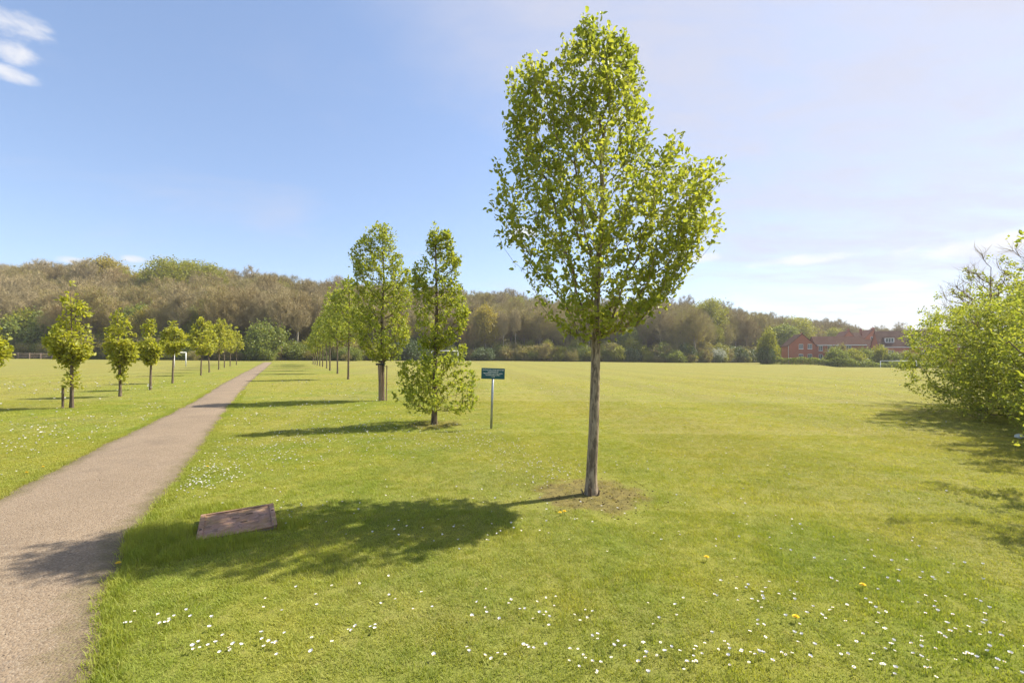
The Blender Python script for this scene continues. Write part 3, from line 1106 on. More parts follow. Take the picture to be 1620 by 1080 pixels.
# ------------------------------------------------------------------ woodland kinds (built once, copied or instanced)
def wood_kind(seed, H, R, twig, leaf=None, leaves=0, lsize=0.35, n=330, per=34, crown0=0.30, bark='bark_wood', tw=0.032, shape='round', r_base=None, tl=1.3):
    rng = np.random.default_rng(seed)
    v = unit(rng.normal(0, 1, (n * 3, 3))) * rng.random((n * 3, 1)) ** 0.58
    lob = 0.85 + 0.30 * vnoise(np.arctan2(v[:, 1], v[:, 0]) * 1.2 + 9, v[:, 2] * 2 + 4, seed)
    u = v[:, 2] * 0.5 + 0.5
    if shape == 'round':
        rr = R * lob
    else:
        rr = R * lob * (1.15 - 0.75 * u)
    tg = np.stack([v[:, 0] * rr, v[:, 1] * rr, H * crown0 + u * H * (1 - crown0) * (0.78 + 0.25 * lob)], -1)
    tg = tg[rng.random(len(tg)) < 0.15 + 1.1 * vnoise(tg[:, 0] * 0.45, tg[:, 2] * 0.45 + tg[:, 1] * 0.4, seed + 1)][:n]
    lean = rng.uniform(-0.5, 0.5, 2)
    ch = grow(seed, [(0, 0, -0.4), (lean[0] * 0.2, lean[1] * 0.2, H * 0.25), (lean[0], lean[1], H * 0.55), (lean[0] * 1.2, lean[1], H * 0.92)], tg,
              r_base or 0.13 + H * 0.011, 0.9, zmin=0.45, start_frac=0.22, r_tip=0.014, power=0.52, kpath=0.2)
    parts = {}
    parts['trunk'] = (limbs_mesh(ch, (6, 4, 3), 0.08), M[bark], None)
    if per:
        parts['twigs'] = (slivers_on(ch, rng, per, tl, tw), M[twig], None)
    if leaf:
        a, b, r = cards_on(ch, rng, leaves, lsize, 0.55)
        parts['crown'] = ((a, b), M[leaf], r)
    return parts


def bush_kind(seed, H, R, leaf, twig='twig_brown', n=90, leaves=40, lsize=0.32, per=8):
    rng = np.random.default_rng(seed)
    v = unit(rng.normal(0, 1, (n, 3))) * rng.random((n, 1)) ** 0.40
    lob = 0.7 + 0.45 * vnoise(np.arctan2(v[:, 1], v[:, 0]) * 1.4 + 9, v[:, 2] * 2 + 4, seed)
    tg = np.stack([v[:, 0] * R * lob, v[:, 1] * R * lob, (v[:, 2] * 0.5 + 0.5) * H * (0.8 + 0.25 * lob) + 0.1], -1)
    ch = grow(seed, [(0, 0, -0.3), (0.1, 0, H * 0.3), (0.1, 0.1, H * 0.7)], tg, 0.12, 0.7, zmin=0.1, start_frac=0.05, r_tip=0.02)
    parts = {'stems': (limbs_mesh(ch, (5, 3, 3), 0.08), M['bark_wood'], None)}
    if per:
        parts['twigs'] = (slivers_on(ch, rng, per, 1.0, 0.030), M[twig], None)
    if leaves:
        a, b, r = cards_on(ch, rng, leaves, lsize, 0.42)
        parts['foliage'] = ((a, b), M[leaf], r)
    return parts


def joined(name, parts):
    V, F3, F4, m3, m4, r3, r4, mats, o = [], [], [], [], [], [], [], [], 0
    for i, ((v, f), mat, r) in enumerate(parts.values()):
        V.append(v)
        mats.append(mat)
        rr = r if r is not None else np.zeros(len(f))
        (F3 if f.shape[1] == 3 else F4).append(f + o)
        (m3 if f.shape[1] == 3 else m4).append(np.full(len(f), i))
        (r3 if f.shape[1] == 3 else r4).append(rr)
        o += len(v)
    faces, mi, rn = [], [], []
    for F, m_, r_ in ((F3, m3, r3), (F4, m4, r4)):
        if F:
            faces.append(np.concatenate(F))
            mi += m_
            rn += r_
    return np_mesh(name, np.concatenate(V), faces, mats, np.concatenate(mi), np.concatenate(rn))


KIND = {
    'bare_a': wood_kind(301, 16, 5.0, 'twig_brown', crown0=0.42),
    'bare_b': wood_kind(302, 17, 4.6, 'twig_grey', crown0=0.40),
    'bare_c': wood_kind(303, 15, 5.4, 'twig_red', per=38),
    'bare_d': wood_kind(304, 18, 4.2, 'twig_grey', crown0=0.45),
    'bud_a': wood_kind(305, 16, 5.0, 'twig_brown', 'leaf_bud', 22, 0.19, crown0=0.42),
    'bud_b': wood_kind(306, 15, 5.2, 'twig_grey', 'leaf_bud', 34, 0.19),
    'lime_a': wood_kind(307, 14, 4.6, 'twig_brown', 'leaf_lime', 42, 0.36, per=10),
    'ochre_a': wood_kind(308, 13, 4.4, 'twig_brown', 'leaf_ochre', 36, 0.40, per=10),
    'green_a': wood_kind(309, 12, 4.2, 'twig_brown', 'leaf_green', 46, 0.42, per=8, crown0=0.2),
    'pale': wood_kind(310, 14, 3.6, 'twig_grey', None, bark='bark_pale', crown0=0.5, shape='round', per=26, r_base=0.26),
}
BUSH = {
    'bush_brown': bush_kind(321, 4.5, 2.6, 'leaf_bud', 'twig_brown', leaves=10, per=50),
    'bush_green': bush_kind(322, 4.5, 2.8, 'leaf_green', leaves=60),
    'bush_dark': bush_kind(323, 4.0, 2.6, 'leaf_dark', leaves=70, per=4),
    'bush_lime': bush_kind(324, 5.0, 2.6, 'leaf_lime', leaves=55),
    'bush_white': bush_kind(325, 3.2, 2.6, 'leaf_white', leaves=55, per=6),
    'bush_bud': bush_kind(326, 5.5, 3.0, 'leaf_bud', 'twig_grey', leaves=26, per=36),
}
KIND_MESH = {}
for nm, parts in list(KIND.items()) + list(BUSH.items()):
    KIND_MESH[nm] = {q: np_mesh(q, v, [f], [mat], rnd=r) for q, ((v, f), mat, r) in parts.items()}


def copy_kind(kind, name, loc, sxy, sz, rz, label, cat, group=None):
    root = empty(name, loc, rz)
    root.scale = (sxy, sxy, sz)
    tag(root, label, cat, group)
    for q, me in KIND_MESH[kind].items():
        add_obj(q, me, root)
    return root


def instancer(name, pts, rot, scl, idx, protos, label, cat, kind='stuff'):
    """one object whose points carry copies of a few prototype meshes"""
    col = bpy.data.collections.new(name + '_kinds')
    for i, me in enumerate(protos):
        col.objects.link(bpy.data.objects.new('%s_kind_%02d' % (name, i), me))
    me = bpy.data.meshes.new(name)
    n = len(pts)
    me.vertices.add(n)
    me.vertices.foreach_set('co', np.asarray(pts, np.float32).ravel())
    for an, typ, val, key in (('rot', 'FLOAT_VECTOR', rot, 'vector'), ('scl', 'FLOAT_VECTOR', scl, 'vector')):
        at = me.attributes.new(an, typ, 'POINT')
        at.data.foreach_set(key, np.asarray(val, np.float32).ravel())
    at = me.attributes.new('idx', 'INT', 'POINT')
    at.data.foreach_set('value', np.asarray(idx, np.int32))
    o = add_obj(name, me)
    tag(o, label, cat, kind=kind)
    ng = bpy.data.node_groups.new(name, 'GeometryNodeTree')
    ng.interface.new_socket('Geometry', in_out='INPUT', socket_type='NodeSocketGeometry')
    ng.interface.new_socket('Geometry', in_out='OUTPUT', socket_type='NodeSocketGeometry')
    gi, go = ng.nodes.new('NodeGroupInput'), ng.nodes.new('NodeGroupOutput')
    ci = ng.nodes.new('GeometryNodeCollectionInfo')
    ci.inputs['Collection'].default_value = col
    ci.inputs['Separate Children'].default_value = True
    ci.inputs['Reset Children'].default_value = True
    ip = ng.nodes.new('GeometryNodeInstanceOnPoints')
    ip.inputs['Pick Instance'].default_value = True

    def named(nm, dt):
        nd = ng.nodes.new('GeometryNodeInputNamedAttribute')
        nd.data_type = dt
        nd.inputs['Name'].default_value = nm
        return nd.outputs['Attribute']
    L = ng.links.new
    L(gi.outputs[0], ip.inputs['Points'])
    L(ci.outputs[0], ip.inputs['Instance'])
    L(named('idx', 'INT'), ip.inputs['Instance Index'])
    L(named('rot', 'FLOAT_VECTOR'), ip.inputs['Rotation'])
    L(named('scl', 'FLOAT_VECTOR'), ip.inputs['Scale'])
    L(ip.outputs[0], go.inputs[0])
    md = o.modifiers.new('instances', 'NODES')
    md.node_group = ng
    return o


# --- woodland trees and bushes that can be picked out: (kind, name, px, extra metres beyond the edge, height m, width scale, label)
def at_edge(px, s):
    t = (px - CX) / FPX
    y = float(np.interp(t, EDGE_T, EDGE_Y)) + s
    return t * y, y


SINGLED = [
    ('lime_a', 'woodland_tree', 272, 44, 21.5, 1.15, 'bright lime-green tree high on the wooded ridge left of the path', 'tree'),
    ('lime_a', 'woodland_tree', 314, 52, 20, 1.2, 'yellow-green tree on the ridge just right of the bright lime tree', 'tree'),
    ('ochre_a', 'woodland_tree', 168, 62, 19, 1.2, 'ochre-topped tree on the skyline above the left row', 'tree'),
    ('bare_c', 'woodland_tree', 237, 12, 11, 1.0, 'rust-brown bare tree low in the wood behind the left row', 'tree'),
    ('pale', 'woodland_tree', 470, 2, 14, 0.9, 'pale forked bare tree where the path enters the wood', 'tree'),
    ('bush_green', 'woodland_bush', 415, -3, 8.0, 1.25, 'rounded green bush beside the far end of the path', 'bush'),
    ('bush_lime', 'woodland_bush', 40, 5, 11, 1.5, 'tall soft green bush behind the rail fence', 'bush'),
    ('bush_green', 'woodland_bush', 75, 5, 10.5, 1.4, 'green bush at the right end of the rail fence', 'bush'),
    ('bush_lime', 'woodland_bush', 5, 5, 10.5, 1.4, 'green bush behind the rail fence at the left picture edge', 'bush'),
    ('ochre_a', 'woodland_tree', 768, 3, 17, 0.75, 'slim yellow-green tree behind the central goal', 'tree'),
    ('pale', 'woodland_tree', 796, 2, 15, 0.5, 'thin pale-trunked tree behind the teal notice', 'tree'),
    ('pale', 'woodland_tree', 815, 3, 16, 0.5, 'thin pale-trunked tree, the further right of the two pale trunks', 'tree'),
    ('bush_lime', 'woodland_bush', 866, 0, 6, 0.9, 'fresh green bush at the wood edge left of the nearest trunk', 'bush'),
    ('bush_brown', 'woodland_bush', 905, 0, 6, 1.2, 'brown twiggy bush at the wood edge just left of the nearest trunk', 'bush'),
    ('bush_dark', 'woodland_bush', 660, -2, 6, 1.2, 'dark green bush behind the central goal', 'bush'),
    ('bare_b', 'woodland_tree', 1045, 4, 18, 1.1, 'wide grey bare tree at the wood edge right of the nearest tree', 'tree'),
    ('ochre_a', 'woodland_tree', 1092, 6, 14, 0.8, 'leaning yellow tree low in the wood right of the grey tree', 'tree'),
    ('lime_a', 'woodland_tree', 1122, 16, 20.5, 0.9, 'domed yellow-green tree on the skyline right of the nearest tree', 'tree'),
    ('bare_d', 'woodland_tree', 1164, 10, 18, 1.1, 'tall bare tree against the sky right of the domed yellow tree', 'tree'),
    ('bare_a', 'woodland_tree', 1182, 3, 15, 1.0, 'dark-trunked bare tree left of the lime bush', 'tree'),
    ('bush_dark', 'woodland_bush', 1086, -1, 5, 1.2, 'dark evergreen bush at the wood edge below the leaning yellow tree', 'bush'),
    ('bush_white', 'woodland_bush', 1130, -1, 4, 1.3, 'white-blossomed bush at the wood edge right of the dark bush', 'bush'),
    ('bush_white', 'woodland_bush', 1150, 0, 3.6, 1.0, 'smaller blossomed bush right of the white-blossomed one', 'bush'),
    ('lime_a', 'woodland_tree', 1255, 5, 18, 1.2, 'yellow-green tree behind the left end of the red-brick house', 'tree'),
    ('green_a', 'woodland_tree', 1238, -15, 13, 1.1, 'mid-green tree just left of the red-brick house', 'tree'),
    ('bare_d', 'woodland_tree', 505, 4, 17, 0.9, 'bare tree beyond the end of the right-hand row', 'tree'),
]
KH = {'bare_a': 16, 'bare_b': 17, 'bare_c': 15, 'bare_d': 18, 'lime_a': 14, 'ochre_a': 13, 'green_a': 12, 'pale': 14, 'bush_brown': 4.5, 'bush_green': 4.5, 'bush_dark': 4.0, 'bush_lime': 5.0, 'bush_white': 3.2, 'bush_bud': 5.5}
singled_xy = []
for i, (kd, nm, px, s, H, w, lab, cat) in enumerate(SINGLED):
    x, y = at_edge(px, s)
    singled_xy.append((x, y))
    f = H / KH[kd]
    copy_kind(kd, nm, (x, y, gz(x, y) - 0.1), f * w if 'bush' not in kd else max(0.8, f * 0.7) * w, f, i * 1.7, lab, cat, 'picked-out trees and bushes of the wood')

# --- the mass of the wood behind and between them
rng = np.random.default_rng(77)
names = list(KIND)
pts, rot, scl, idx = [], [], [], []
sx = np.array(singled_xy)
for _ in range(14000):
    t = rng.uniform(-1.75, 1.6)
    s = rng.uniform(1.0, 1.0) + rng.random() * (34 if rng.random() < 0.45 else 95)
    y = float(np.interp(t, EDGE_T, EDGE_Y)) + s
    x = t * y
    if pts and np.min(np.hypot(*(np.array(pts)[-2500:, :2] - (x, y)).T)) < 3.5:
        continue
    if np.min(np.hypot(*(sx - (x, y)).T)) < 4.0:
        continue
    zone = vnoise(np.array([x * 0.045]), np.array([y * 0.045]), 21)[0]
    p = np.array([2.2, 1.6, 1.2, 1.2, 2.8, 2.6, 0.45, 0.65, 0.5, 0.14])
    if zone > 0.62:
        p = p * np.array([1, 1, 1, 1, 2.2, 2.2, 3.4, 3.0, 2.0, 1])
    if t > -0.1:
        p = p * np.array([1, 1, .8, 1, 1.6, 1.6, 2.8, 2.6, 2.6, 1.5])
    kd = int(rng.choice(len(names), p=p / p.sum()))
    f = rng.uniform(0.86, 1.12)
    pts.append((x, y, gz(x, y) - 0.2))
    rot.append((0, 0, rng.uniform(0, 6.28)))
    scl.append((f * rng.uniform(0.75, 1.05), f * rng.uniform(0.75, 1.05), f))
    idx.append(kd)
    if len(pts) > 1650:
        break
instancer('woodland', pts, rot, scl, idx, [joined('wood_' + q, KIND[q]) for q in names], 'bare and budding wood covering the hill beyond the fields', 'wood')

names = ['bush_brown', 'bush_green', 'bush_dark', 'bush_lime', 'bush_bud', 'bush_white']
pts, rot, scl, idx = [], [], [], []
for _ in range(1200):
    t = rng.uniform(-1.75, 0.62)
    s = rng.normal(1.0, 3.0) if rng.random() < 0.8 else rng.uniform(4, 40)
    y = float(np.interp(t, EDGE_T, EDGE_Y)) + s
    x = t * y
    if abs(t + 0.505) < 0.018 and s < 12:
        continue
    f = 0.25 + 0.85 * rng.random() ** 1.3
    p = np.array([2.0, 2.8, 0.7, 1.6, 3.2, 0.03])
    pts.append((x, y, gz(x, y) - 0.1))
    rot.append((0, 0, rng.uniform(0, 6.28)))
    scl.append((f * rng.uniform(0.9, 1.7), f * rng.uniform(0.9, 1.7), f * rng.uniform(0.75, 1.25)))
    idx.append(int(rng.choice(6, p=p / p.sum())))
instancer('undergrowth', pts, rot, scl, idx, [joined('under_' + q, BUSH[q]) for q in names], 'scrubby undergrowth along the foot of the wood', 'undergrowth')

# ------------------------------------------------------------------ grass, daisies, dandelions
def tuft_mesh(seed, blades, h, rad, w, bend=0.6):
    rng = np.random.default_rng(seed)
    V, F = [], []
    for b in range(blades):
        a = rng.uniform(0, 6.28)
        r = rad * math.sqrt(rng.random())
        bx, by = r * math.cos(a), r * math.sin(a)
        d = rng.uniform(0, 6.28)
        dx, dy = math.cos(d), math.sin(d)
        L = h * rng.uniform(0.55, 1.25)
        bd = bend * rng.uniform(0.2, 1.3)
        ww = w * rng.uniform(0.7, 1.2)
        sx_, sy_ = -dy * ww / 2, dx * ww / 2
        o = len(V)
        for t, wd in ((0, 1.0), (0.5, 0.85)):
            ox, oy, oz = bx + dx * bd * L * t * t, by + dy * bd * L * t * t, L * t * (1 - 0.25 * bd * t)
            V += [(ox + sx_ * wd, oy + sy_ * wd, oz - 0.004), (ox - sx_ * wd, oy - sy_ * wd, oz - 0.004)]
        V.append((bx + dx * bd * L, by + dy * bd * L, L * (1 - 0.25 * bd)))
        F += [(o, o + 1, o + 3), (o, o + 3, o + 2), (o + 2, o + 3, o + 4)]
    return np_mesh('tuft', np.array(V), [np.array(F)], [M['blade']])


rng = np.random.default_rng(31)
COVER_Q = [(-3.22, 4.67), (-2.65, 5.01), (-2.25, 4.44), (-2.87, 4.16)]
cov_c = np.mean(COVER_Q, axis=0)
cov_a = math.atan2(0.34, 0.57)


def near_cover(x, y, m):
    u = (x - cov_c[0]) * math.cos(cov_a) + (y - cov_c[1]) * math.sin(cov_a)
    v = -(x - cov_c[0]) * math.sin(cov_a) + (y - cov_c[1]) * math.cos(cov_a)
    return (np.abs(u) < 0.34 + m) & (np.abs(v) < 0.33 + m)


def scatter(n, y0, y1, power=1.0):
    """random points on the visible lawn between two distances"""
    u = rng.random(n)
    y = y0 + (y1 - y0) * u ** power
    x = rng.uniform(-1, 1, n) * (1.22 * y + 2.2)
    return x, y


gp = []
for (n, y0, y1, sc) in ((30000, 1.6, 5.0, 1.0), (42000, 5.0, 10.0, 1.25), (34000, 10.0, 17.0, 1.7), (30000, 17.0, 46.0, 2.6)):
    x, y = scatter(n, y0, y1, 0.75)
    keep = ~on_path(x, y, 0.03) & ~near_cover(x, y, 0.0)
    dt = np.hypot(x - TREE_XY[0], y - TREE_XY[1]) + (vnoise(x * 3, y * 3, 9) - 0.5) * 0.7
    keep &= (dt > 0.75) | (rng.random(n) < 0.25)
    keep &= np.hypot(x - TREE_XY[0], y - TREE_XY[1]) > 0.13
    keep &= rng.random(n) > sstep(24, 46, y)
    x, y = x[keep], y[keep]
    clump = vnoise(x * 2.3, y * 2.3, 4)
    hgt = sc ** 0.35 * (0.65 + 0.75 * clump) * rng.uniform(0.7, 1.2, len(x))
    gp.append(np.column_stack([x, y, hgt, np.full(len(x), sc)]))
# longer grass beside the inspection cover and along the path edges
for cx, cy, r, n, hh in ((-3.35, 4.25, 0.32, 420, 1.9), (-2.95, 3.95, 0.30, 300, 1.7), (-2.55, 4.12, 0.25, 200, 1.6), (-2.2, 4.55, 0.15, 90, 1.8), (-3.3, 5.0, 0.3, 200, 1.6)):
    a_, r_ = rng.uniform(0, 6.28, n), r * np.sqrt(rng.random(n))
    x, y = cx + np.cos(a_) * r_, cy + np.sin(a_) * r_ * 0.8
    keep = ~on_path(x, y, 0.0) & ~near_cover(x, y, -0.01)
    gp.append(np.column_stack([x[keep], y[keep], hh * rng.uniform(0.6, 1.2, keep.sum()), np.full(keep.sum(), 1.0)]))
for P, sgn in ((PR, 1), (PL, -1)):
    sel = (P[:, 1] > 1.5) & (P[:, 1] < 22)
    Q = P[sel]
    n = 2600
    w = rng.uniform(0, len(Q) - 1.001, n)
    i0 = w.astype(int)
    q = Q[i0] * (1 - (w - i0))[:, None] + Q[i0 + 1] * (w - i0)[:, None]
    off = rng.uniform(-0.02, 0.14, n) * sgn
    x, y = q[:, 0] + off, q[:, 1]
    gp.append(np.column_stack([x, y, rng.uniform(0.8, 1.7, n), 1.0 + y * 0.05]))
gp = np.concatenate(gp)
n = len(gp)
gpts = np.column_stack([gp[:, 0], gp[:, 1], ground_z(gp[:, 0], gp[:, 1])])
tall = (gp[:, 2] > 1.55) & (gp[:, 1] < 5.6)
gidx = np.where(tall, rng.integers(5, 7, n), rng.integers(0, 5, n))
gscl = np.column_stack([gp[:, 3], gp[:, 3], gp[:, 2]])
grot = np.column_stack([rng.normal(0, 0.06, n), rng.normal(0, 0.06, n), rng.uniform(0, 6.28, n)])
tufts = [tuft_mesh(400 + i, 16, 0.020 + 0.003 * i, 0.05, 0.0042, 1.0) for i in range(5)] + [tuft_mesh(410 + i, 14, 0.048, 0.05, 0.0045, 0.8) for i in range(2)]
instancer('grass', gpts, grot, gscl, gidx, tufts, 'short mown grass of the lawn', 'grass')


def daisy_mesh(seed, petals=12, r=0.0115, cup=0.2):
    rg = random.Random(seed)
    mb = MB()
    st = 0.038
    for i in range(petals):
        a = i * 2 * math.pi / petals + rg.uniform(-0.08, 0.08)
        c, s = math.cos(a), math.sin(a)
        L = r * rg.uniform(0.9, 1.08)
        w = r * 0.24
        lift = cup * r
        P = [(0.003, -w * 0.5, 0), (L * 0.7, -w, lift * 0.6), (L, 0, lift), (L * 0.7, w, lift * 0.6), (0.003, w * 0.5, 0)]
        mb.add([(x * c - y * s, x * s + y * c, st + z) for x, y, z in P], [(0, 1, 2, 3, 4)], 0)
    ring = [(0.0042 * math.cos(t), 0.0042 * math.sin(t), st + 0.0008) for t in np.linspace(0, 2 * math.pi, 7)[:-1]]
    mb.add(ring + [(0, 0, st + 0.0035)], [(i, (i + 1) % 6, 6) for i in range(6)], 1)
    mb.tube([(0, 0, 0), (0.001, 0, st)], [0.0012, 0.0009], 4, 2, cap=False)
    me = bpy.data.meshes.new('daisy')
    me.from_pydata(mb.v, [], mb.f)
    for m_ in (M['petal'], M['yolk'], M['leaf_row']):
        me.materials.append(m_)
    me.polygons.foreach_set('material_index', mb.m)
    return me


DAISY = [daisy_mesh(i, 11 + i, 0.0085 + 0.0009 * i, 0.1 + 0.35 * i) for i in range(4)]


def daisy_field():
    out = []
    # (px, py, spread px, count): drifts seen in the photograph, laid on the ground
    drifts = [(370, 720, 60, 18), (330, 740, 40, 14), (430, 725, 60, 20), (500, 705, 70, 20), (560, 690, 60, 18), (300, 770, 30, 16), (345, 755, 35, 18), (470, 690, 40, 16),
              (430, 660, 60, 12), (520, 660, 60, 16), (620, 690, 70, 18), (720, 690, 50, 20), (760, 700, 50, 18), (650, 700, 60, 16), (800, 715, 50, 14), (840, 735, 60, 16), (880, 750, 40, 14),
              (455, 805, 25, 10), (470, 825, 25, 8), (540, 790, 60, 8), (640, 850, 70, 7), (700, 860, 60, 7), (820, 855, 60, 8), (900, 830, 60, 9), (1000, 810, 60, 7), (1080, 840, 70, 7),
              (260, 985, 30, 7), (300, 995, 30, 4), (345, 1035, 25, 8), (420, 1020, 40, 6), (480, 1020, 40, 6), (560, 1000, 30, 5), (640, 970, 30, 4), (720, 960, 60, 5), (790, 975, 50, 7), (850, 985, 40, 6),
              (730, 1040, 40, 6), (860, 1035, 30, 5), (930, 1060, 25, 7), (1000, 1030, 40, 6), (1060, 1040, 50, 9), (1100, 1055, 40, 8), (1150, 1010, 60, 9), (1120, 950, 60, 8), (1180, 940, 50, 7), (1190, 1055, 30, 6),
              (1240, 950, 60, 8), (1260, 1000, 60, 9), (1310, 1030, 60, 10), (1380, 990, 70, 11), (1400, 940, 70, 10), (1470, 960, 60, 9), (1480, 1040, 70, 12), (1560, 1000, 50, 9), (1380, 890, 70, 8), (1460, 900, 60, 7),
              (1300, 860, 90, 8), (1180, 850, 90, 7), (1280, 790, 100, 7), (1100, 780, 80, 6), (950, 990, 60, 6), (560, 930, 60, 4), (470, 960, 40, 4), (1560, 1050, 50, 9), (1420, 1060, 60, 9),
              (180, 690, 60, 8), (120, 680, 60, 10), (30, 710, 30, 8), (60, 690, 40, 8), (240, 655, 40, 6), (1000, 740, 80, 7), (1150, 720, 90, 6), (680, 640, 60, 10), (560, 640, 60, 10), (600, 665, 60, 12)]
    rg = np.random.default_rng(66)
    for px, py, sp, c in drifts:
        for _ in range(int(c * (4.5 if py < 780 else 1.25))):
            qx = px + rg.normal(0, sp * (0.75 if py < 780 else 0.95))
            qy = py + rg.normal(0, sp * 0.26)
            x, y = hit(qx, max(qy, 600))
            out.append((x, y))
    # thinner scatter everywhere, thicker near the path
    n = 5200
    x, y = scatter(n, 1.7, 27.0, 0.8)
    keep = rng.random(n) < np.clip((vnoise(x * 0.9, y * 0.9, 15) - 0.42) * 1.4, 0.02, 1) * np.where((x < 1.5 - 0.2 * y) & (y > 5), 1.0, 0.28)
    out += list(zip(x[keep], y[keep]))
    P = np.array(out)
    ok = ~on_path(P[:, 0], P[:, 1], -0.08) & ~near_cover(P[:, 0], P[:, 1], 0.03) & (np.hypot(P[:, 0] - TREE_XY[0], P[:, 1] - TREE_XY[1]) > 0.25)
    return P[ok]


DP = daisy_field()
vis = (np.abs(DP[:, 0]) < 1.12 * DP[:, 1]) & (DP[:, 1] > 2.36)
d2 = np.where(vis, np.hypot(DP[:, 0], DP[:, 1]), 1e9)
near = np.argsort(d2)[:300]
rest = np.setdiff1d(np.arange(len(DP)), near)
for q, i in enumerate(near):
    x, y = DP[i]
    o = add_obj('daisy', DAISY[q % 4], None, (x, y, gz(x, y)))
    f = rng.uniform(0.8, 1.2)
    o.scale = (f, f, rng.uniform(0.7, 1.15))
    o.rotation_euler = (rng.normal(0.06, 0.14), rng.normal(0.12, 0.14), rng.uniform(0, 6.28))
    tag(o, 'small white daisy in the short grass of the near lawn', 'daisy', 'daisies in the near lawn')
R = DP[rest]
n = len(R)
rf = np.maximum(1.0, np.hypot(R[:, 0], R[:, 1]) / 8.5) * rng.uniform(0.75, 1.15, n)
instancer('daisies', np.column_stack([R, ground_z(R[:, 0], R[:, 1])]), np.column_stack([rng.normal(0, .15, n), rng.normal(0.1, .15, n), rng.uniform(0, 6.28, n)]),
          np.column_stack([rf, rf, rf * 0.95]), rng.integers(0, 4, n), DAISY, 'white daisies scattered over the lawn further off', 'daisies')


def dandelion_mesh():
    mb = MB()
    for ring, (r, z, n) in enumerate(((0.021, 0.045, 16), (0.015, 0.050, 13), (0.008, 0.053, 9))):
        for i in range(n):
            a = i * 2 * math.pi / n + ring * 0.2
            c, s = math.cos(a), math.sin(a)
            P = [(0.002, -0.0015, z - 0.004), (r, -0.0028, z), (r, 0.0028, z), (0.002, 0.0015, z - 0.004)]
            mb.add([(x * c - y * s, x * s + y * c, zz) for x, y, zz in P], [(0, 1, 2, 3)], 0)
    mb.tube([(0, 0, 0), (0.002, 0, 0.044)], [0.0022, 0.002], 5, 1, cap=False)
    me = bpy.data.meshes.new('dandelion')
    me.from_pydata(mb.v, [], mb.f)
    me.materials.append(M['dandelion'])
    me.materials.append(M['leaf_row'])
    me.polygons.foreach_set('material_index', mb.m)
    return me


DM = dandelion_mesh()
for px, py, lab in ((886, 817, 'yellow dandelion in front of the nearest tree, left of the pair'), (893, 815, 'yellow dandelion in front of the nearest tree, right of the pair'),
                    (1118, 890, 'lone yellow dandelion on the lawn right of the nearest tree'), (1259, 986, 'yellow dandelion in the lower right of the lawn'), (1365, 935, 'yellow dandelion among daisies at the lower right'),
                    (328, 742, 'yellow dandelion by the right edge of the path'), (68, 743, 'yellow dandelion left of the path'), (42, 752, 'small yellow dandelion at the left edge of the path'),
                    (187, 900, 'yellow dandelion in the long grass by the path')):
    x, y = hit(px, py)
    tag(add_obj('dandelion', DM, None, (x, y, gz(x, y))), lab, 'dandelion', 'dandelions in the lawn')

# dead leaves, bark chips and clods in the worn ring under the nearest tree
rg = np.random.default_rng(12)
n = 260
a_, r_ = rg.uniform(0, 6.28, n), 0.16 + 0.75 * rg.random(n) ** 0.8
c = np.column_stack([TREE_XY[0] + np.cos(a_) * r_, TREE_XY[1] + np.sin(a_) * r_])
V, F = [], []
for i in range(n):
    s = rg.uniform(0.006, 0.022)
    q = unit(rg.normal(0, 1, (5, 3))) * s * np.array([1, 0.8, 0.45])
    b = np.array([c[i, 0], c[i, 1], gz(*c[i]) + s * 0.25])
    o = len(V)
    V += list(b + q)
    F += [(o, o + 1, o + 2), (o, o + 2, o + 3), (o, o + 3, o + 1), (o + 4, o + 2, o + 1), (o + 4, o + 3, o + 2), (o + 4, o + 1, o + 3)]
M['clod'] = plain('soil_clod', (0.075, 0.048, 0.030), (0.17, 0.115, 0.060), 6.0, 1.0, 0.1, space='Generated')
tag(add_obj('soil_debris', np_mesh('soil_debris', np.array(V), [np.array(F)], [M['clod']])), 'crumbs of soil and bark in the worn ring under the nearest tree', 'soil crumbs', kind='stuff')

n = 900
y_ = 1.7 + 7.5 * rg.random(n) ** 1.2
o1, o2 = np.argsort(PR[:, 1]), np.argsort(PL[:, 1])
xr_, xl_ = np.interp(y_, PR[o1, 1], PR[o1, 0]), np.interp(y_, PL[o2, 1], PL[o2, 0])
u_ = np.where(rg.random(n) < 0.6, rg.beta(0.5, 0.5, n), rg.random(n))
x_ = xl_ + (xr_ - xl_) * (0.03 + 0.94 * u_)
V, F = [], []
for i in range(n):
    s = rg.uniform(0.003, 0.009)
    q = unit(rg.normal(0, 1, (5, 3))) * s * np.array([1, 0.8, 0.6])
    tt = (x_[i] - xl_[i]) / (xr_[i] - xl_[i])
    b = np.array([x_[i], y_[i], gz(x_[i], y_[i]) + 0.006 + 0.1 * tt * (1 - tt) + s * 0.25])
    o = len(V)
    V += list(b + q)
    F += [(o, o + 1, o + 2), (o, o + 2, o + 3), (o, o + 3, o + 1), (o + 4, o + 2, o + 1), (o + 4, o + 3, o + 2), (o + 4, o + 1, o + 3)]
M['grit'] = plain('loose_grit', (0.34, 0.28, 0.21), (0.16, 0.12, 0.09), 40.0, 0.9, 0.1, space='Generated')
tag(add_obj('path_grit', np_mesh('path_grit', np.array(V), [np.array(F)], [M['grit']])), 'loose chippings scattered on the path', 'grit', kind='stuff')

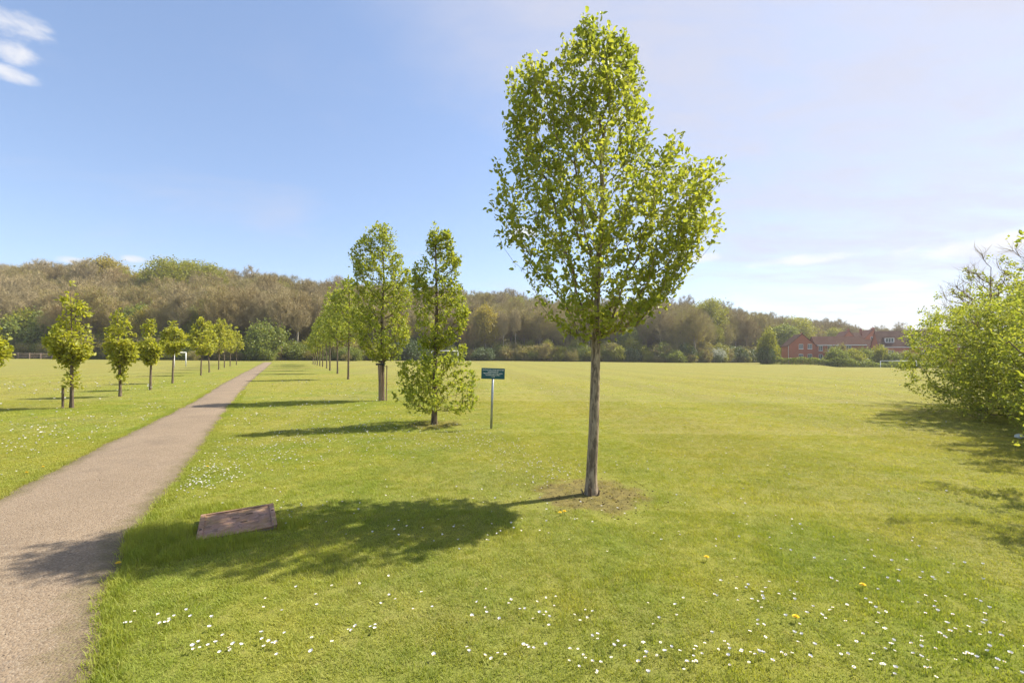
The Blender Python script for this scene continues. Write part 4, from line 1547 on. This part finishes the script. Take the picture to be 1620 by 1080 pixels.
# ------------------------------------------------------------------ inspection cover
def rust():
    m, k, b, _ = new_mat('rusted_steel')
    tc = k.n('ShaderNodeTexCoord').outputs['Object']
    a = k.noise(tc, 3.5, 6.0, 0.65, 0.8)
    c = k.noise(tc, 22.0, 5.0, 0.7)
    col = k.mix(k.smooth(a, 0.35, 0.65), (0.265, 0.155, 0.112), (0.253, 0.150, 0.066))
    col = k.mix(k.smooth(c, 0.45, 0.75, 0.0, 0.6), col, (0.382, 0.287, 0.223))
    col = k.mix(k.smooth(a, 0.56, 0.70, 0.0, 0.7), col, (0.172, 0.144, 0.055))
    col = k.mix(k.smooth(k.noise(tc, 9.0, 5.0, 0.7, 1.2), 0.55, 0.62, 0.0, 0.6), col, (0.123, 0.075, 0.046))
    k.link(col, b.inputs['Base Color'])
    b.inputs['Roughness'].default_value = 0.75
    bump(k, b, c, 0.5, 0.004)
    return m


M['rust'] = rust()
M['hole'] = plain('dark_hole', (0.012, 0.010, 0.009), (0.016, 0.013, 0.011), 10, 0.9)
M['concrete'] = plain('old_concrete', (0.30, 0.235, 0.18), (0.21, 0.16, 0.12), 14, 0.95, 0.1, bmp=0.5)
cv = empty('inspection_cover', (cov_c[0], cov_c[1], gz(*cov_c) - 0.022), cov_a)
cv.rotation_euler = (math.radians(3.0), math.radians(-1.0), cov_a)
tag(cv, 'rusty square steel inspection cover raised in the grass beside the path', 'drain cover')
MB().box((-0.318, -0.308, -0.08), (0.318, 0.308, 0.055)).build('base', M['concrete'], cv, bevel=0.008)
pm = MB()
NG = 22
for q in range(NG + 1):
    for w in range(NG + 1):
        u_, v_ = q / NG * 2 - 1, w / NG * 2 - 1
        rim = max(abs(u_), abs(v_))
        jx, jy = [(float(vnoise(u_ * 9 + e, v_ * 9, 31)) - 0.5) * 0.010 * (rim > 0.97) for e in (0, 50)]
        zz = 0.068 + (float(vnoise(u_ * 3, v_ * 3, 7)) - 0.5) * 0.006 + (float(vnoise(u_ * 14, v_ * 14, 9)) - 0.5) * 0.0025 - 0.004 * (rim > 0.97)
        pm.v.append((u_ * 0.33 + jx, v_ * 0.32 + jy, zz))
for q in range(NG):
    for w in range(NG):
        o_ = q * (NG + 1) + w
        pm.f.append((o_, o_ + NG + 1, o_ + NG + 2, o_ + 1))
rim_i = [w for w in range(NG)] + [q * (NG + 1) + NG for q in range(NG)] + [NG * (NG + 1) + NG - w for w in range(NG)] + [(NG - q) * (NG + 1) for q in range(NG)]
b0 = len(pm.v)
pm.v += [(pm.v[q][0] * 0.99, pm.v[q][1] * 0.99, 0.050) for q in rim_i]
for q in range(len(rim_i)):
    q2 = (q + 1) % len(rim_i)
    pm.f.append((rim_i[q], rim_i[q2], b0 + q2, b0 + q))
pm.m = [0] * len(pm.f)
pl_ = pm.build('plate', M['rust'], cv, smooth=False)
for a_, b_ in (((-0.33, -0.32, 0.0735), (-0.285, 0.32, 0.079)), ((0.285, -0.32, 0.0735), (0.33, 0.32, 0.079)), ((-0.284, 0.285, 0.0735), (0.284, 0.32, 0.078))):
    MB().box(a_, b_).build('rim_strip', M['rust'], pl_, bevel=0.002)
for x, y in ((-0.307, -0.10), (0.307, 0.10)):
    MB().tube([(x, y, 0.0792), (x, y, 0.0805)], [0.012, 0.012], 12).build('bolt_hole', M['hole'], pl_)
for x, y in ((-0.02, 0.06), (0.05, -0.07), (0.10, 0.13)):
    MB().box((x - 0.03, y - 0.006, 0.0732), (x + 0.03, y + 0.006, 0.0742)).build('lifting_slot', M['hole'], pl_)
sl = MB().box((-0.55, -0.14, -0.05), (-0.325, 0.10, 0.022)).build('concrete_slab', M['concrete'], None, bevel=0.012)
sl.location = cv.location
sl.rotation_euler = (0, 0, cov_a)
tag(sl, 'broken concrete lump against the left side of the inspection cover', 'concrete')

# ------------------------------------------------------------------ notice on a post
x, y = hit(777, 678)
sg = empty('notice_board', (x, y, gz(x, y)), math.radians(-3))
sg.rotation_euler = (0, math.radians(2.0), math.radians(2))
tag(sg, 'small teal notice with white lettering on a grey steel post', 'sign')
MB().tube([(0, 0, -0.1), (0, 0, 1.36)], [0.027, 0.027], 14).build('post', M['galv'], sg, smooth=True)
pn = MB().box((-0.27, -0.046, 1.155), (0.27, -0.030, 1.405)).build('panel', M['sign'], sg, bevel=0.003)
for dz_ in (1.20, 1.355):
    MB().box((-0.05, -0.0295, dz_ - 0.015), (0.05, 0.029, dz_ + 0.015)).build('bracket', M['galv'], sg)
LINES = [('GOLF MOTOR CYCLES AND DOGS', 1.362, 0.030), ('EXERCISING OF', 1.322, 0.030), ('PROHIBITED ON THIS LAND', 1.282, 0.030), ('PLAYING FIELD ONLY', 1.242, 0.030), ('BY ORDER', 1.207, 0.017)]
for tx_, z_, sz_ in LINES:
    cu = bpy.data.curves.new('lettering', 'FONT')
    cu.body = tx_
    cu.size = sz_ * 1.15
    cu.align_x = 'CENTER'
    cu.align_y = 'CENTER'
    cu.extrude = 0.0006
    cu.offset = 0.0009
    tmp = bpy.data.objects.new('lettering', cu)
    me = bpy.data.meshes.new_from_object(tmp)
    bpy.data.objects.remove(tmp)
    me.materials.clear()
    me.materials.append(M['white'])
    t_ = add_obj('lettering', me, pn, (0, -0.0475, z_))
    t_.rotation_euler = (math.radians(90), 0, 0)
    w_ = max(v.co.x for v in me.vertices) - min(v.co.x for v in me.vertices)
    if w_ > 0.49:
        t_.scale = (0.49 / w_, 1, 1)

# ------------------------------------------------------------------ goals
def goal(px, by, w, h, depth, rz, label, r=0.05):
    x, y = hit(px, by)
    g = empty('football_goal', (x, y, gz(x, y)), rz)
    tag(g, label, 'goal', 'football goals on the pitches')

    def gl(lx, ly):
        c, s = math.cos(rz), math.sin(rz)
        return gz(x + lx * c - ly * s, y + lx * s + ly * c) - gz(x, y)
    for sx_ in (0, w):
        MB().tube([(sx_, 0, gl(sx_, 0) - 0.1), (sx_, 0, h)], [r, r], 10).build('post', M['white'], g, smooth=True)
        if depth:
            MB().tube([(sx_, 0, h - r), (sx_, depth, gl(sx_, depth))], [r * 0.45, r * 0.45], 6).build('stay', M['white'], g)
    MB().tube([(-r, 0, h), (w + r, 0, h)], [r, r], 10).build('crossbar', M['white'], g, smooth=True)
    return g


goal(275.5, 582, 6.4, 1.95, 0, math.radians(115), 'white goal standing among the left row of trees', 0.065)
goal(683, 575, 5.2, 2.44, 0, math.radians(25), 'white goal behind the skirted young tree', 0.06)
t_ = (1393 - CX) / FPX
gx_, gy_ = t_ * 98.0, 98.0
g = empty('football_goal', (gx_, gy_, gz(gx_, gy_)), math.radians(-4))
tag(g, 'white goal near the right-hand hedge, half hidden by the rise', 'goal', 'football goals on the pitches')
for sx_ in (0, 7.32):
    MB().tube([(sx_, 0, -0.3), (sx_, 0, 2.44)], [0.06, 0.06], 10).build('post', M['white'], g, smooth=True)
MB().tube([(-0.06, 0, 2.44), (7.38, 0, 2.44)], [0.06, 0.06], 10).build('crossbar', M['white'], g, smooth=True)

# ------------------------------------------------------------------ rail fence far left
fx0, fy0 = at_edge(-60, -8)
fx1, fy1 = at_edge(82, -8)
fn = empty('rail_fence', (fx0, fy0, gz(fx0, fy0)))
tag(fn, 'brown post-and-rail fence below the bushes at the far left', 'fence')
NPOST = 9
fp = [(fx0 + (fx1 - fx0) * i / (NPOST - 1), fy0 + (fy1 - fy0) * i / (NPOST - 1)) for i in range(NPOST)]
for i, (x, y) in enumerate(fp):
    z = gz(x, y) - fn.location.z
    MB().box((-0.09, -0.07, -0.2), (0.09, 0.07, 1.30)).build('post', M['wood_grey'], fn, (x - fx0, y - fy0, z))
    if i:
        x0, y0 = fp[i - 1]
        z0 = gz(x0, y0) - fn.location.z
        for hh in (0.35, 0.75, 1.15):
            MB().tube([(x0 - fx0, y0 - fy0 - 0.10, z0 + hh), (x - fx0, y - fy0 - 0.10, z + hh)], [0.075, 0.075], 4).build('rail', M['wood_grey'], fn)

# ------------------------------------------------------------------ houses
def brick_mat(name, c1, c2):
    m, k, b, _ = new_mat(name)
    tc = k.n('ShaderNodeTexCoord').outputs['Object']
    x, y, z = k.xyz(tc)
    br = k.n('ShaderNodeTexBrick')
    k.link(k.comb(k.math('ADD', x, y), z, 0.0), br.inputs['Vector'])
    br.inputs['Scale'].default_value = 1.0
    br.inputs['Brick Width'].default_value = 0.225
    br.inputs['Row Height'].default_value = 0.075
    br.inputs['Mortar Size'].default_value = 0.008
    br.inputs['Color1'].default_value = (*c1, 1)
    br.inputs['Color2'].default_value = (*c2, 1)
    br.inputs['Mortar'].default_value = (0.30, 0.22, 0.18, 1)
    k.link(k.mix(k.smooth(k.noise(tc, 0.6, 4.0), 0.35, 0.7, 0.0, 0.35), br.outputs['Color'], (0.45, 0.130, 0.075)), b.inputs['Base Color'])
    return m


M['brick'] = brick_mat('red_brick', (0.476, 0.140, 0.076), (0.399, 0.111, 0.061))
M['brick2'] = brick_mat('orange_brick', (0.493, 0.162, 0.085), (0.416, 0.128, 0.068))
M['tile'] = plain('roof_tile_brown', (0.093, 0.050, 0.036), (0.071, 0.038, 0.029), 1.5, 0.95, 0.05)
M['tile2'] = plain('roof_tile_dark_brown', (0.132, 0.078, 0.058), (0.102, 0.061, 0.046), 1.5, 0.95, 0.05)
M['tile3'] = plain('roof_tile_red', (0.198, 0.083, 0.058), (0.149, 0.066, 0.046), 1.5, 0.9, 0.15)
gm, gk, gb, _ = new_mat('window_glass')
gb.inputs['Base Color'].default_value = (0.035, 0.045, 0.055, 1)
gb.inputs['Roughness'].default_value = 0.08
gb.inputs['Specular IOR Level'].default_value = 0.6
M['glass'] = gm


def gable_wall(root, x0, x1, y0, y1, eave, ridge, axis, mat):
    """four walls with gables; axis = direction of the ridge"""
    mb = MB()
    if axis == 'y':
        xm = (x0 + x1) / 2
        for y in (y0, y1):
            mb.add([(x0, y, -1), (x1, y, -1), (x1, y, eave), (xm, y, ridge), (x0, y, eave)], [(0, 1, 2, 3, 4)])
        for x in (x0, x1):
            mb.add([(x, y0, -1), (x, y1, -1), (x, y1, eave), (x, y0, eave)], [(0, 1, 2, 3)])
    else:
        ym = (y0 + y1) / 2
        for x in (x0, x1):
            mb.add([(x, y0, -1), (x, y1, -1), (x, y1, eave), (x, ym, ridge), (x, y0, eave)], [(0, 1, 2, 3, 4)])
        for y in (y0, y1):
            mb.add([(x0, y, -1), (x1, y, -1), (x1, y, eave), (x0, y, eave)], [(0, 1, 2, 3)])
    return mb.build('wall', mat, root)


def gable_roof(root, x0, x1, y0, y1, eave, ridge, axis, mat, over=0.3, th=0.14):
    mb = MB()
    if axis == 'y':
        xm = (x0 + x1) / 2
        sl_ = (ridge - eave) / (xm - x0)
        for s, xe in ((-1, x0 - over), (1, x1 + over)):
            ze = eave - sl_ * over + 0.02
            P = [(xe, y0 - over * 0.5, ze), (xm, y0 - over * 0.5, ridge + 0.02), (xm, y1 + over * 0.5, ridge + 0.02), (xe, y1 + over * 0.5, ze)]
            mb.add(P + [(a, b, c + th) for a, b, c in P], [(0, 1, 2, 3), (4, 5, 6, 7), (0, 1, 5, 4), (1, 2, 6, 5), (2, 3, 7, 6), (3, 0, 4, 7)])
    else:
        ym = (y0 + y1) / 2
        sl_ = (ridge - eave) / (ym - y0)
        for s, ye in ((-1, y0 - over), (1, y1 + over)):
            ze = eave - sl_ * over + 0.02
            P = [(x0 - over * 0.5, ye, ze), (x0 - over * 0.5, ym, ridge + 0.02), (x1 + over * 0.5, ym, ridge + 0.02), (x1 + over * 0.5, ye, ze)]
            mb.add(P + [(a, b, c + th) for a, b, c in P], [(0, 1, 2, 3), (4, 5, 6, 7), (0, 1, 5, 4), (1, 2, 6, 5), (2, 3, 7, 6), (3, 0, 4, 7)])
    return mb.build('roof', mat, root)


def window(root, x, z, w, h, y, lights=2):
    b = 0.085
    mb = MB()
    mb.box((x, y - 0.06, z), (x + w, y - 0.003, z + b)).box((x, y - 0.06, z + h - b), (x + w, y - 0.003, z + h))
    mb.box((x, y - 0.058, z + b), (x + b, y - 0.003, z + h - b)).box((x + w - b, y - 0.058, z + b), (x + w, y - 0.003, z + h - b))
    for i in range(1, lights):
        xx = x + w * i / lights
        mb.box((xx - 0.05, y - 0.056, z + b), (xx + 0.05, y - 0.003, z + h - b))
    f = mb.build('window', M['white'], root)
    MB().box((x + b, y - 0.03, z + b), (x + w - b, y - 0.008, z + h - b)).build('pane', M['glass'], f)
    MB().box((x - 0.08, y - 0.12, z - 0.09), (x + w + 0.08, y - 0.002, z - 0.003)).build('sill', M['white'], f)
    return f


def fascia(root, x0, x1, y, z):
    return MB().box((x0, y - 0.36, z - 0.16), (x1, y - 0.30, z + 0.03)).build('fascia', M['white'], root)


def chimney(roof, x, y, z0, z1, w=0.6):
    MB().box((x - w / 2, y - w / 2, z0), (x + w / 2, y + w / 2, z1)).box((x - w / 2 - 0.06, y - w / 2 - 0.06, z1), (x + w / 2 + 0.06, y + w / 2 + 0.06, z1 + 0.12)).tube([(x, y, z1 + 0.1), (x, y, z1 + 0.5)], [0.13, 0.11], 8).build('chimney', M['brick'], roof)


def house_at(px, y, base, rz, label):
    x = (px - CX) / FPX * y
    o = empty('brick_house', (x, y, base), math.radians(rz))
    return tag(o, label, 'house', 'red-brick houses beyond the pitch')


# house A: gable end to the pitch with a lower wing on its right
hA = house_at(1247.6, 123, -0.62, -20, 'two-storey red-brick house with gable end and white windows, leftmost house')
gable_wall(hA, 0, 6.3, 0, 9.0, 5.0, 8.0, 'y', M['brick'])
rA = gable_roof(hA, 0, 6.3, 0, 9.0, 5.0, 8.0, 'y', M['tile'])
gable_wall(hA, 6.32, 17.5, 0.5, 7.5, 5.1, 7.3, 'x', M['brick'])
gable_roof(hA, 6.32, 17.5, 0.5, 7.5, 5.1, 7.3, 'x', M['tile'])
fascia(hA, 6.6, 17.6, 0.5, 5.05)
for xx in (2.4, 4.45):
    for zz in (4.05, 1.4):
        window(hA, xx, zz, 0.98, 1.30, 0)
for xx, w_ in ((7.1, 0.85), (9.1, 1.05), (10.7, 1.15), (13.2, 1.1)):
    window(hA, xx, 3.55, w_, 1.35, 0.5)
for xx, w_ in ((7.1, 0.85), (9.1, 1.1), (13.0, 1.2)):
    window(hA, xx, 1.3, w_, 1.30, 0.5)
MB().tube([(-0.06, -0.06, -0.8), (-0.06, -0.06, 4.9)], [0.05, 0.05], 6).build('downpipe', M['white'], hA)
chimney(rA, 4.6, 7.5, 6.3, 8.3)

# house B: taller pair of gables further back
hB = house_at(1331, 150, -1.6, -20, 'taller red-brick house with twin gables and chimneys behind the left house')
gable_wall(hB, 0, 4.2, 0, 9, 8.6, 11.3, 'y', M['brick2'])
rB = gable_roof(hB, 0, 4.2, 0, 9, 8.6, 11.3, 'y', M['tile3'])
gable_wall(hB, 4.22, 6.4, 2, 8, 8.2, 10.8, 'x', M['brick2'])
gable_roof(hB, 4.22, 6.4, 2, 8, 8.2, 10.8, 'x', M['tile2'])
gable_wall(hB, 6.42, 11.0, 0, 9, 8.8, 11.6, 'y', M['brick2'])
rB2 = gable_roof(hB, 6.42, 11.0, 0, 9, 8.8, 11.6, 'y', M['tile3'])
window(hB, 1.6, 7.2, 1.0, 1.3, 0)
window(hB, 8.0, 7.9, 0.9, 1.5, 0)
chimney(rB, 3.4, 5, 9.6, 11.9)
chimney(rB2, 9.9, 4, 9.8, 12.2, 0.8)
chimney(rB2, 7.2, 6, 9.8, 12.0)

# house C: long brown roof with a dormer
hC = house_at(1391, 125, -2.2, -26, 'red-brick house with a long brown roof and white dormers behind the right goal')
gable_wall(hC, 0, 17, 0, 8.6, 6.3, 10.6, 'x', M['brick'])
rC = gable_roof(hC, 0, 17, 0, 8.6, 6.3, 10.6, 'x', M['tile2'])
fascia(hC, -0.1, 17.1, 0, 6.15)
for xx in (1.6, 7.2, 12.6):
    dm = MB().box((xx - 0.12, 1.05, 7.35), (xx + 1.92, 3.4, 8.75)).build('dormer', M['white'], rC)
    window(hC, xx, 7.45, 1.8, 1.2, 1.045, 3)
    MB().box((xx - 0.3, 0.85, 8.76), (xx + 2.1, 3.6, 8.92)).build('dormer_roof', M['tile2'], rC)
for xx in (2.0, 5.2, 9.0, 13.0):
    window(hC, xx, 4.0, 1.1, 1.25, 0)

# house D: low brown roof between them
hD = house_at(1352, 134, -1.6, -14, 'low brown-roofed brick house in the gap between the twin gables and the long roof')
gable_wall(hD, 0, 9.0, 0, 7.0, 5.2, 7.9, 'x', M['brick2'])
gable_roof(hD, 0, 9.0, 0, 7.0, 5.2, 7.9, 'x', M['tile'])
window(hD, 1.5, 3.4, 1.1, 1.2, 0)
window(hD, 5.5, 3.4, 1.1, 1.2, 0)

# garden shrubs and hedge in front of the houses: (kind, px, distance y, height, width, label)
GARDEN = [('bush_lime', 1217, 118, 8.6, 1.0, 'conical lime-green tree left of the leftmost house'),
          ('bush_dark', 1212, 116.5, 4.0, 0.9, 'dark low bush at the foot of the conical lime tree'),
          ('bush_brown', 1330, 117, 6.5, 0.9, 'pinkish-brown twiggy bush in front of the leftmost house wing'),
          ('bush_green', 1322, 113, 5.0, 1.1, 'mid-green bush in front of the leftmost house wing'),
          ('bush_lime', 1348, 113, 5.2, 1.1, 'lime bush right of the pinkish-brown bush'),
          ('bush_green', 1368, 115, 5.8, 1.1, 'green bush below the low brown roof'),
          ('bush_lime', 1392, 114, 6.6, 1.0, 'tall lime bush left of the long-roofed house'),
          ('bush_green', 1412, 112, 4.8, 1.1, 'green bush behind the left post of the right goal'),
          ('bush_lime', 1432, 112, 5.0, 1.1, 'lime bush behind the crossbar of the right goal'),
          ('bush_bud', 1455, 112, 5.4, 1.1, 'pale budding bush beside the hawthorn behind the right goal'),
          ('bush_green', 1480, 112, 5.0, 1.1, 'green bush hidden behind the large hawthorn')]
for i, (kd, px, y, H, w, lab) in enumerate(GARDEN):
    x = (px - CX) / FPX * y
    f = H / KH[kd] * (0.88 if i > 1 else 1.0)
    copy_kind(kd, 'garden_bush', (x, y, gz(x, y) - 0.1), w * 0.95, f, i * 2.1, lab, 'bush', 'garden bushes in front of the houses')


def hedge(name, p0, p1, H, W, leaf, seed, label):
    rng = np.random.default_rng(seed)
    L = math.hypot(p1[0] - p0[0], p1[1] - p0[1])
    n = int(L * 260)
    u = rng.random(n)
    c = np.array(p0) * (1 - u[:, None]) + np.array(p1) * u[:, None]
    hh = H * (0.75 + 0.5 * vnoise(u * L * 0.8, np.zeros(n), seed))
    z = rng.random(n) ** 0.7 * hh
    off = rng.normal(0, W * 0.35, (n, 2))
    x, y = c[:, 0] + off[:, 0], c[:, 1] + off[:, 1]
    p = np.column_stack([x, y, ground_z(x, y) + z])
    a = unit(rng.normal(0, 1, (n, 3))) * 0.15
    b = unit(np.cross(a, rng.normal(0, 1, (n, 3)))) * 0.09
    o0 = np.array([p0[0], p0[1], gz(*p0)])
    V = np.stack([p - a, p + b, p + a, p - b], 1).reshape(-1, 3) - o0
    root = tag(empty(name, tuple(o0)), label, 'hedge')
    add_obj('foliage', np_mesh('foliage', V, [np.arange(n * 4).reshape(-1, 4)], [leaf], rnd=rng.random(n)), root)
    mb = MB()
    for i in range(int(L / 0.9)):
        q = np.array(p0) + (np.array(p1) - np.array(p0)) * (i * 0.9 / L)
        z0 = gz(*q) - o0[2]
        mb.tube([(q[0] - o0[0], q[1] - o0[1], z0 - 0.1), (q[0] - o0[0] + 0.1, q[1] - o0[1], z0 + H * 0.8)], [0.03, 0.015], 4)
    mb.build('stems', M['bark_dark'], root)
    return root


def pt(px, y):
    return ((px - CX) / FPX * y, y)


hedge('garden_hedge', pt(1222, 117), pt(1322, 110), 1.7, 0.9, M['leaf_green'], 501, 'low clipped hedge in front of the leftmost house')
hedge('garden_hedge', pt(1318, 110), pt(1475, 106), 2.3, 1.2, M['leaf_green'], 502, 'taller shaggy hedge running behind the right goal')

# pale scrap lying at the foot of the hawthorn
x, y = hit(1612, 694)
rg = np.random.default_rng(3)
Vb = unit(rg.normal(0, 1, (26, 3))) * rg.uniform(0.05, 0.10, (26, 1)) * np.array([1.1, 0.8, 0.7]) + np.array([0, 0, 0.06])
import bmesh
bm = bmesh.new()
for v in Vb:
    bm.verts.new(v)
bmesh.ops.convex_hull(bm, input=bm.verts)
me = bpy.data.meshes.new('white_stone')
bm.to_mesh(me)
bm.free()
me.materials.append(M['white'])
tag(add_obj('white_stone', me, None, (x, y, gz(x, y))), 'small white lump in the shade under the hawthorn at the right edge', 'stone')

# ------------------------------------------------------------------ thin spring haze
hz = MB().box((-720, -80, -9), (720, 1000, 52)).build('haze', [])
hz.data.materials.clear()
hm = bpy.data.materials.new('haze_air')
hm.use_nodes = True
hm.node_tree.nodes.clear()
ho = hm.node_tree.nodes.new('ShaderNodeOutputMaterial')
hv = hm.node_tree.nodes.new('ShaderNodeVolumePrincipled')
hv.inputs['Color'].default_value = (0.96, 0.95, 0.92, 1.0)
hv.inputs['Density'].default_value = 0.00038
hv.inputs['Anisotropy'].default_value = 0.3
hm.node_tree.links.new(hv.outputs[0], ho.inputs['Volume'])
hz.data.materials.append(hm)
tag(hz, 'thin pale spring haze over the fields', 'haze', kind='stuff')
